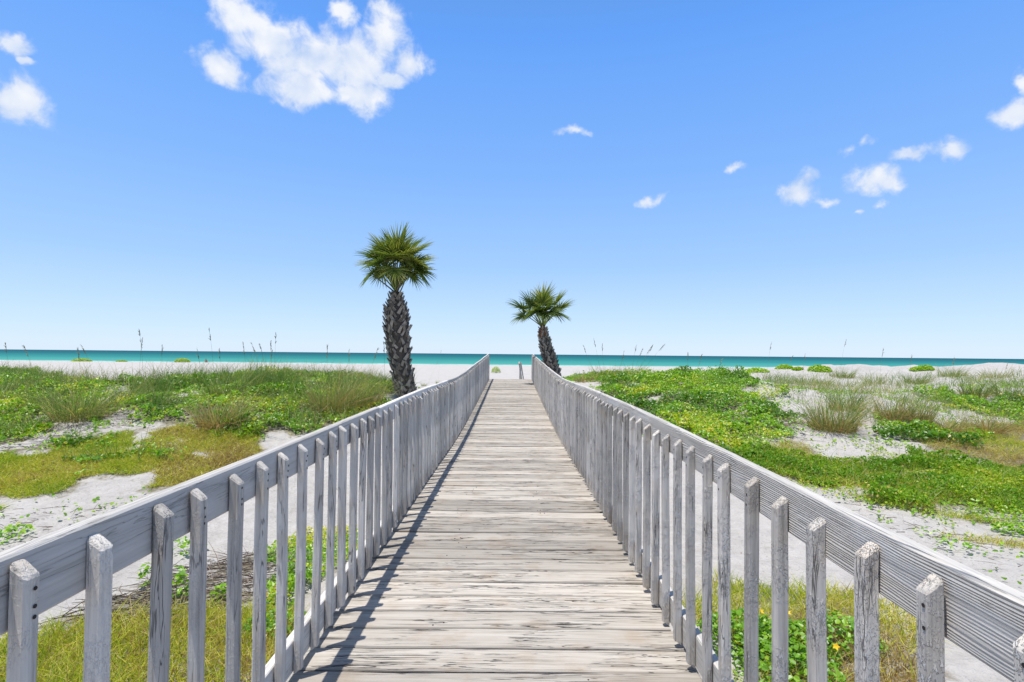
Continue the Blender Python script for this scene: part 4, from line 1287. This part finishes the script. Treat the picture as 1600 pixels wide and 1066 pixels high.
# ------------------------------------------------------------------ small plants
def leafy_plant(name, base, rad, h, n, label, cat='weed', size=(0.03, 0.055), group=None, mat='vine', tint=0.45, flowers=0):
    global rng
    e = empty(name, base); tag(e, label, cat, group)
    keep, rng = rng, np.random.default_rng(int(abs(base[0] * 1000 + base[1] * 77)))
    an = rng.uniform(0, 2 * np.pi, n); rr = np.sqrt(rng.random(n))
    prof = np.sqrt(np.maximum(1 - rr ** 2, 0.02))
    dx, dy = np.cos(an) * rr * rad, np.sin(an) * rr * rad
    lift = h * prof * rng.random(n) ** 0.5 + 0.01
    g0 = ground_z(base[0] + dx, base[1] + dy) - base[2]
    P = np.stack([dx, dy, g0], 1)
    T = np.clip(rng.normal(tint, 0.18, n), 0, 1)
    link('leaves', mesh_np('leaves', *leaves(P, rng.uniform(*size, n), T, lift)), M[mat], e)
    m_ = max(6, n // 14)
    V, Fq, T = ribbons(np.stack([np.zeros(m_), np.zeros(m_), np.full(m_, -0.02)], 1), np.stack([dx[:m_], dy[:m_], lift[:m_] + 0.03], 1), np.hypot(dx[:m_], lift[:m_]) + 0.02, np.full(m_, 0.006), np.zeros((m_, 3)), 2)
    link('stems', mesh_np('stems', V, Fq, T), M['oats'], e)
    for i in range(flowers):
        j = rng.integers(n)
        V, Fs = [(0, 0, 0)], []
        for q in range(10):
            aa = 2 * math.pi * q / 10
            r_ = 0.026 if q % 2 == 0 else 0.014
            V.append((math.cos(aa) * r_, math.sin(aa) * r_, 0.006 if q % 2 == 0 else 0.002))
        Fs = [(0, q + 1, (q + 1) % 10 + 1) for q in range(10)]
        o = link('flower', mesh_py('flower', V, Fs), M['petal'], e, (dx[j], dy[j], g0[j] + h * prof[j] + 0.05))
        o.rotation_euler = (rng.normal(0.5, 0.3), rng.normal(0, 0.4), rng.random() * 3)
    rng = keep
    return e


for px, py, rad, h, n, lab in [
        (1455, 838, 0.22, 0.08, 26, 'sparse leafy creeper alone on the bare sand right of the railing'),
        (1495, 860, 0.26, 0.08, 34, 'sparse yellowish creeper on the bare sand nearest the right top rail'),
        (1580, 832, 0.20, 0.10, 150, 'bright green low weed at the right edge of the bare sand'),
        (1545, 800, 0.55, 0.08, 330, 'yellow-green creeper mat at the foot of the lush grass strip on the right'),
        (12, 842, 0.26, 0.10, 120, 'small bright green weed on the bare sand by the left edge of the picture'),
        (232, 915, 0.10, 0.22, 40, 'upright young seedling on the sand between two left balusters'),
        (278, 935, 0.11, 0.26, 60, 'taller seedling with yellow-green leaves beside the dry twigs'),
        (350, 938, 0.12, 0.10, 50, 'low green weed among the dry twigs'),
        (290, 862, 0.20, 0.12, 80, 'low leafy weed just under the left top rail')]:
    g = on_ground(px, py)
    leafy_plant('beach_weed', tuple(g), rad, h, n, lab, 'weed', group='small weeds on the sand')
for px, py, rad, n, fl, lab in [
        (1165, 1010, 0.36, 700, 3, 'leafy green wildflower plant close behind the right kick board'),
        (1228, 1020, 0.34, 620, 4, 'yellow-flowered weed seen between the right balusters'),
        (1310, 1010, 0.30, 480, 3, 'yellow-flowered weed beside the dry grass on the right'),
        (1230, 1068, 0.34, 520, 2, 'green weed at the bottom edge behind the right balusters')]:
    g = on_ground(px, py)
    leafy_plant('wildflower', tuple(g), rad, 0.20, n, lab, 'wildflower', (0.025, 0.045), 'yellow wildflowers by the right railing', tint=0.32, flowers=fl)
# grass spits on the right-hand sand
for px, py, dx, lab, tint in [(1515, 812, 0.5, 'thin green grass spit running over the bare sand on the right', 0.35), (1570, 850, 0.6, 'brown and green grass spit at the right edge of the bare sand', 0.65)]:
    g = on_ground(px, py)
    e = empty('grass_tuft', tuple(g)); tag(e, lab, 'grass clump', 'grass spits on the sand')
    n = 420
    u_ = rng.normal(0, 0.45, n)
    P = np.stack([u_ * dx, -u_ * 0.28 + rng.normal(0, 0.07, n), np.zeros(n)], 1)
    P[:, 2] = ground_z(P[:, 0] + g[0], P[:, 1] + g[1]) - g[2] - 0.01
    D = np.stack([rng.normal(0.2, 0.5, n), rng.normal(0, 0.5, n), np.ones(n)], 1)
    bl_ = link('blades', mesh_np('blades', *ribbons(P, D, rng.uniform(0.06, 0.2, n), np.full(n, 0.006), np.stack([rng.normal(0, .3, n), rng.normal(0, .3, n), np.full(n, -.3)], 1), 3, np.clip(rng.normal(tint, 0.2, n), 0, 1))), M['grass'], e)
    bl_['kind'] = 'stuff'

# ------------------------------------------------------------------ low shrubs far out on the beach
SH = [(775, 583, 7.5, 9, 'small round yellow-green shrub on the beach framed by the end of the boardwalk'),
      (285, 566, 11, 6, 'low yellow-green shrub by the waterline left of the tallest sea oats stalk'),
      (128, 563.6, 13, 4, 'flat olive shrub by the waterline far left'),
      (190, 565, 8, 2.5, 'thin low shrub by the waterline between two larger ones on the left')]
for px, py, hw, hh, lab in SH:
    g = on_ground(px, py)
    if g[1] > 150:
        r_ = ray(px, py); g = np.array([150 * r_.x / r_.y, 150.0, float(ground_z(150 * r_.x / r_.y, 150.0)[0])])
    s = g[1] / F
    leafy_plant('beach_shrub', tuple(g), hw * s, hh * s * 1.1, 900, lab, 'shrub', (0.10 * hw * s * 0.9, 0.16 * hw * s * 0.9), 'low shrubs on the beach', tint=0.72)
for px, py, hw, hh, lab in [(1178, 581, 22, 6, 'long low green shrub on the far crest at the edge of the vines'), (1226, 577, 14, 6, 'low green shrub in the middle of the far white crest'),
                            (1246, 578, 8, 3.5, 'small green mat on the white sand below the far crest'), (1281, 579, 17, 6, 'green shrub on the far white crest left of the tall clump'), (1440, 577, 16, 5, 'dark low shrub on the far right crest against the sea')]:
    g = on_ground(px, py)
    s = g[1] / F
    leafy_plant('dune_shrub', tuple(g), hw * s, hh * s * 1.1, 700, lab, 'shrub', (0.05, 0.10), 'low shrubs on the right crest', tint=0.6)

# ------------------------------------------------------------------ person sitting at the waterline
r_ = ray(322, 563)
yb = 151.0
pb = Vector((yb * r_.x / r_.y, yb, float(ground_z(yb * r_.x / r_.y, yb)[0])))
person = empty('person', pb)
tag(person, 'person in a reddish top sitting on the sand at the waterline far left', 'person')
m, t = new_mat('tanned_skin'); finish(t, (0.42, 0.22, 0.14), 0.6); M['skin'] = m
m, t = new_mat('red_cloth'); finish(t, (0.45, 0.07, 0.05), 0.8); M['redcloth'] = m
m, t = new_mat('dark_hair'); finish(t, (0.05, 0.03, 0.02), 0.7); M['hair'] = m
J = {'pelvis': (0, 0, .14, .15), 'waist': (0, -.05, .34, .13), 'chest': (0, -.08, .56, .15), 'neck': (0, -.06, .74, .055), 'head': (0, -.04, .86, .10), 'crown': (0, -.04, .96, .07),
     'hipl': (-.12, .04, .13, .10), 'kneel': (-.16, .42, .42, .07), 'anklel': (-.16, .70, .08, .045), 'toel': (-.17, .84, .05, .035),
     'hipr': (.12, .04, .13, .10), 'kneer': (.16, .42, .42, .07), 'ankler': (.16, .70, .08, .045), 'toer': (.17, .84, .05, .035),
     'shl': (-.18, -.08, .66, .065), 'ell': (-.26, .12, .46, .045), 'wrl': (-.17, .36, .50, .032), 'hal': (-.14, .44, .49, .035),
     'shr': (.18, -.08, .66, .065), 'elr': (.26, .12, .46, .045), 'wrr': (.17, .36, .50, .032), 'har': (.14, .44, .49, .035)}
E = [('pelvis', 'waist'), ('waist', 'chest'), ('chest', 'neck'), ('neck', 'head'), ('head', 'crown')]
for s_ in 'lr':
    E += [('pelvis', 'hip' + s_), ('hip' + s_, 'knee' + s_), ('knee' + s_, 'ankle' + s_), ('ankle' + s_, 'toe' + s_), ('chest', 'sh' + s_), ('sh' + s_, 'el' + s_), ('el' + s_, 'wr' + s_), ('wr' + s_, 'ha' + s_)]
keys = list(J)
me = bpy.data.meshes.new('body')
me.from_pydata([J[k][:3] for k in keys], [(keys.index(a), keys.index(b)) for a, b in E], [])
body = link('body', me, None, person)
sm = body.modifiers.new('skin', 'SKIN'); sm.use_smooth_shade = True
for i, k_ in enumerate(keys):
    me.skin_vertices[0].data[i].radius = (J[k_][3], J[k_][3])
me.skin_vertices[0].data[0].use_root = True
me.materials.append(M['skin'])
sb = body.modifiers.new('sub', 'SUBSURF'); sb.levels = sb.render_levels = 1
V, Fs = tube([(0, 0.01, .10), (0, -.04, .32), (0, -.08, .56), (0, -.075, .70)], [.19, .165, .19, .12], 12)
link('top', mesh_py('top', V, Fs, True), M['redcloth'], person)
V, Fs = tube([(0, -.09, .82), (0, -.07, .93), (0, -.045, 1.0)], [.095, .12, .06], 10)
link('hair', mesh_py('hair', V, Fs, True), M['hair'], person)
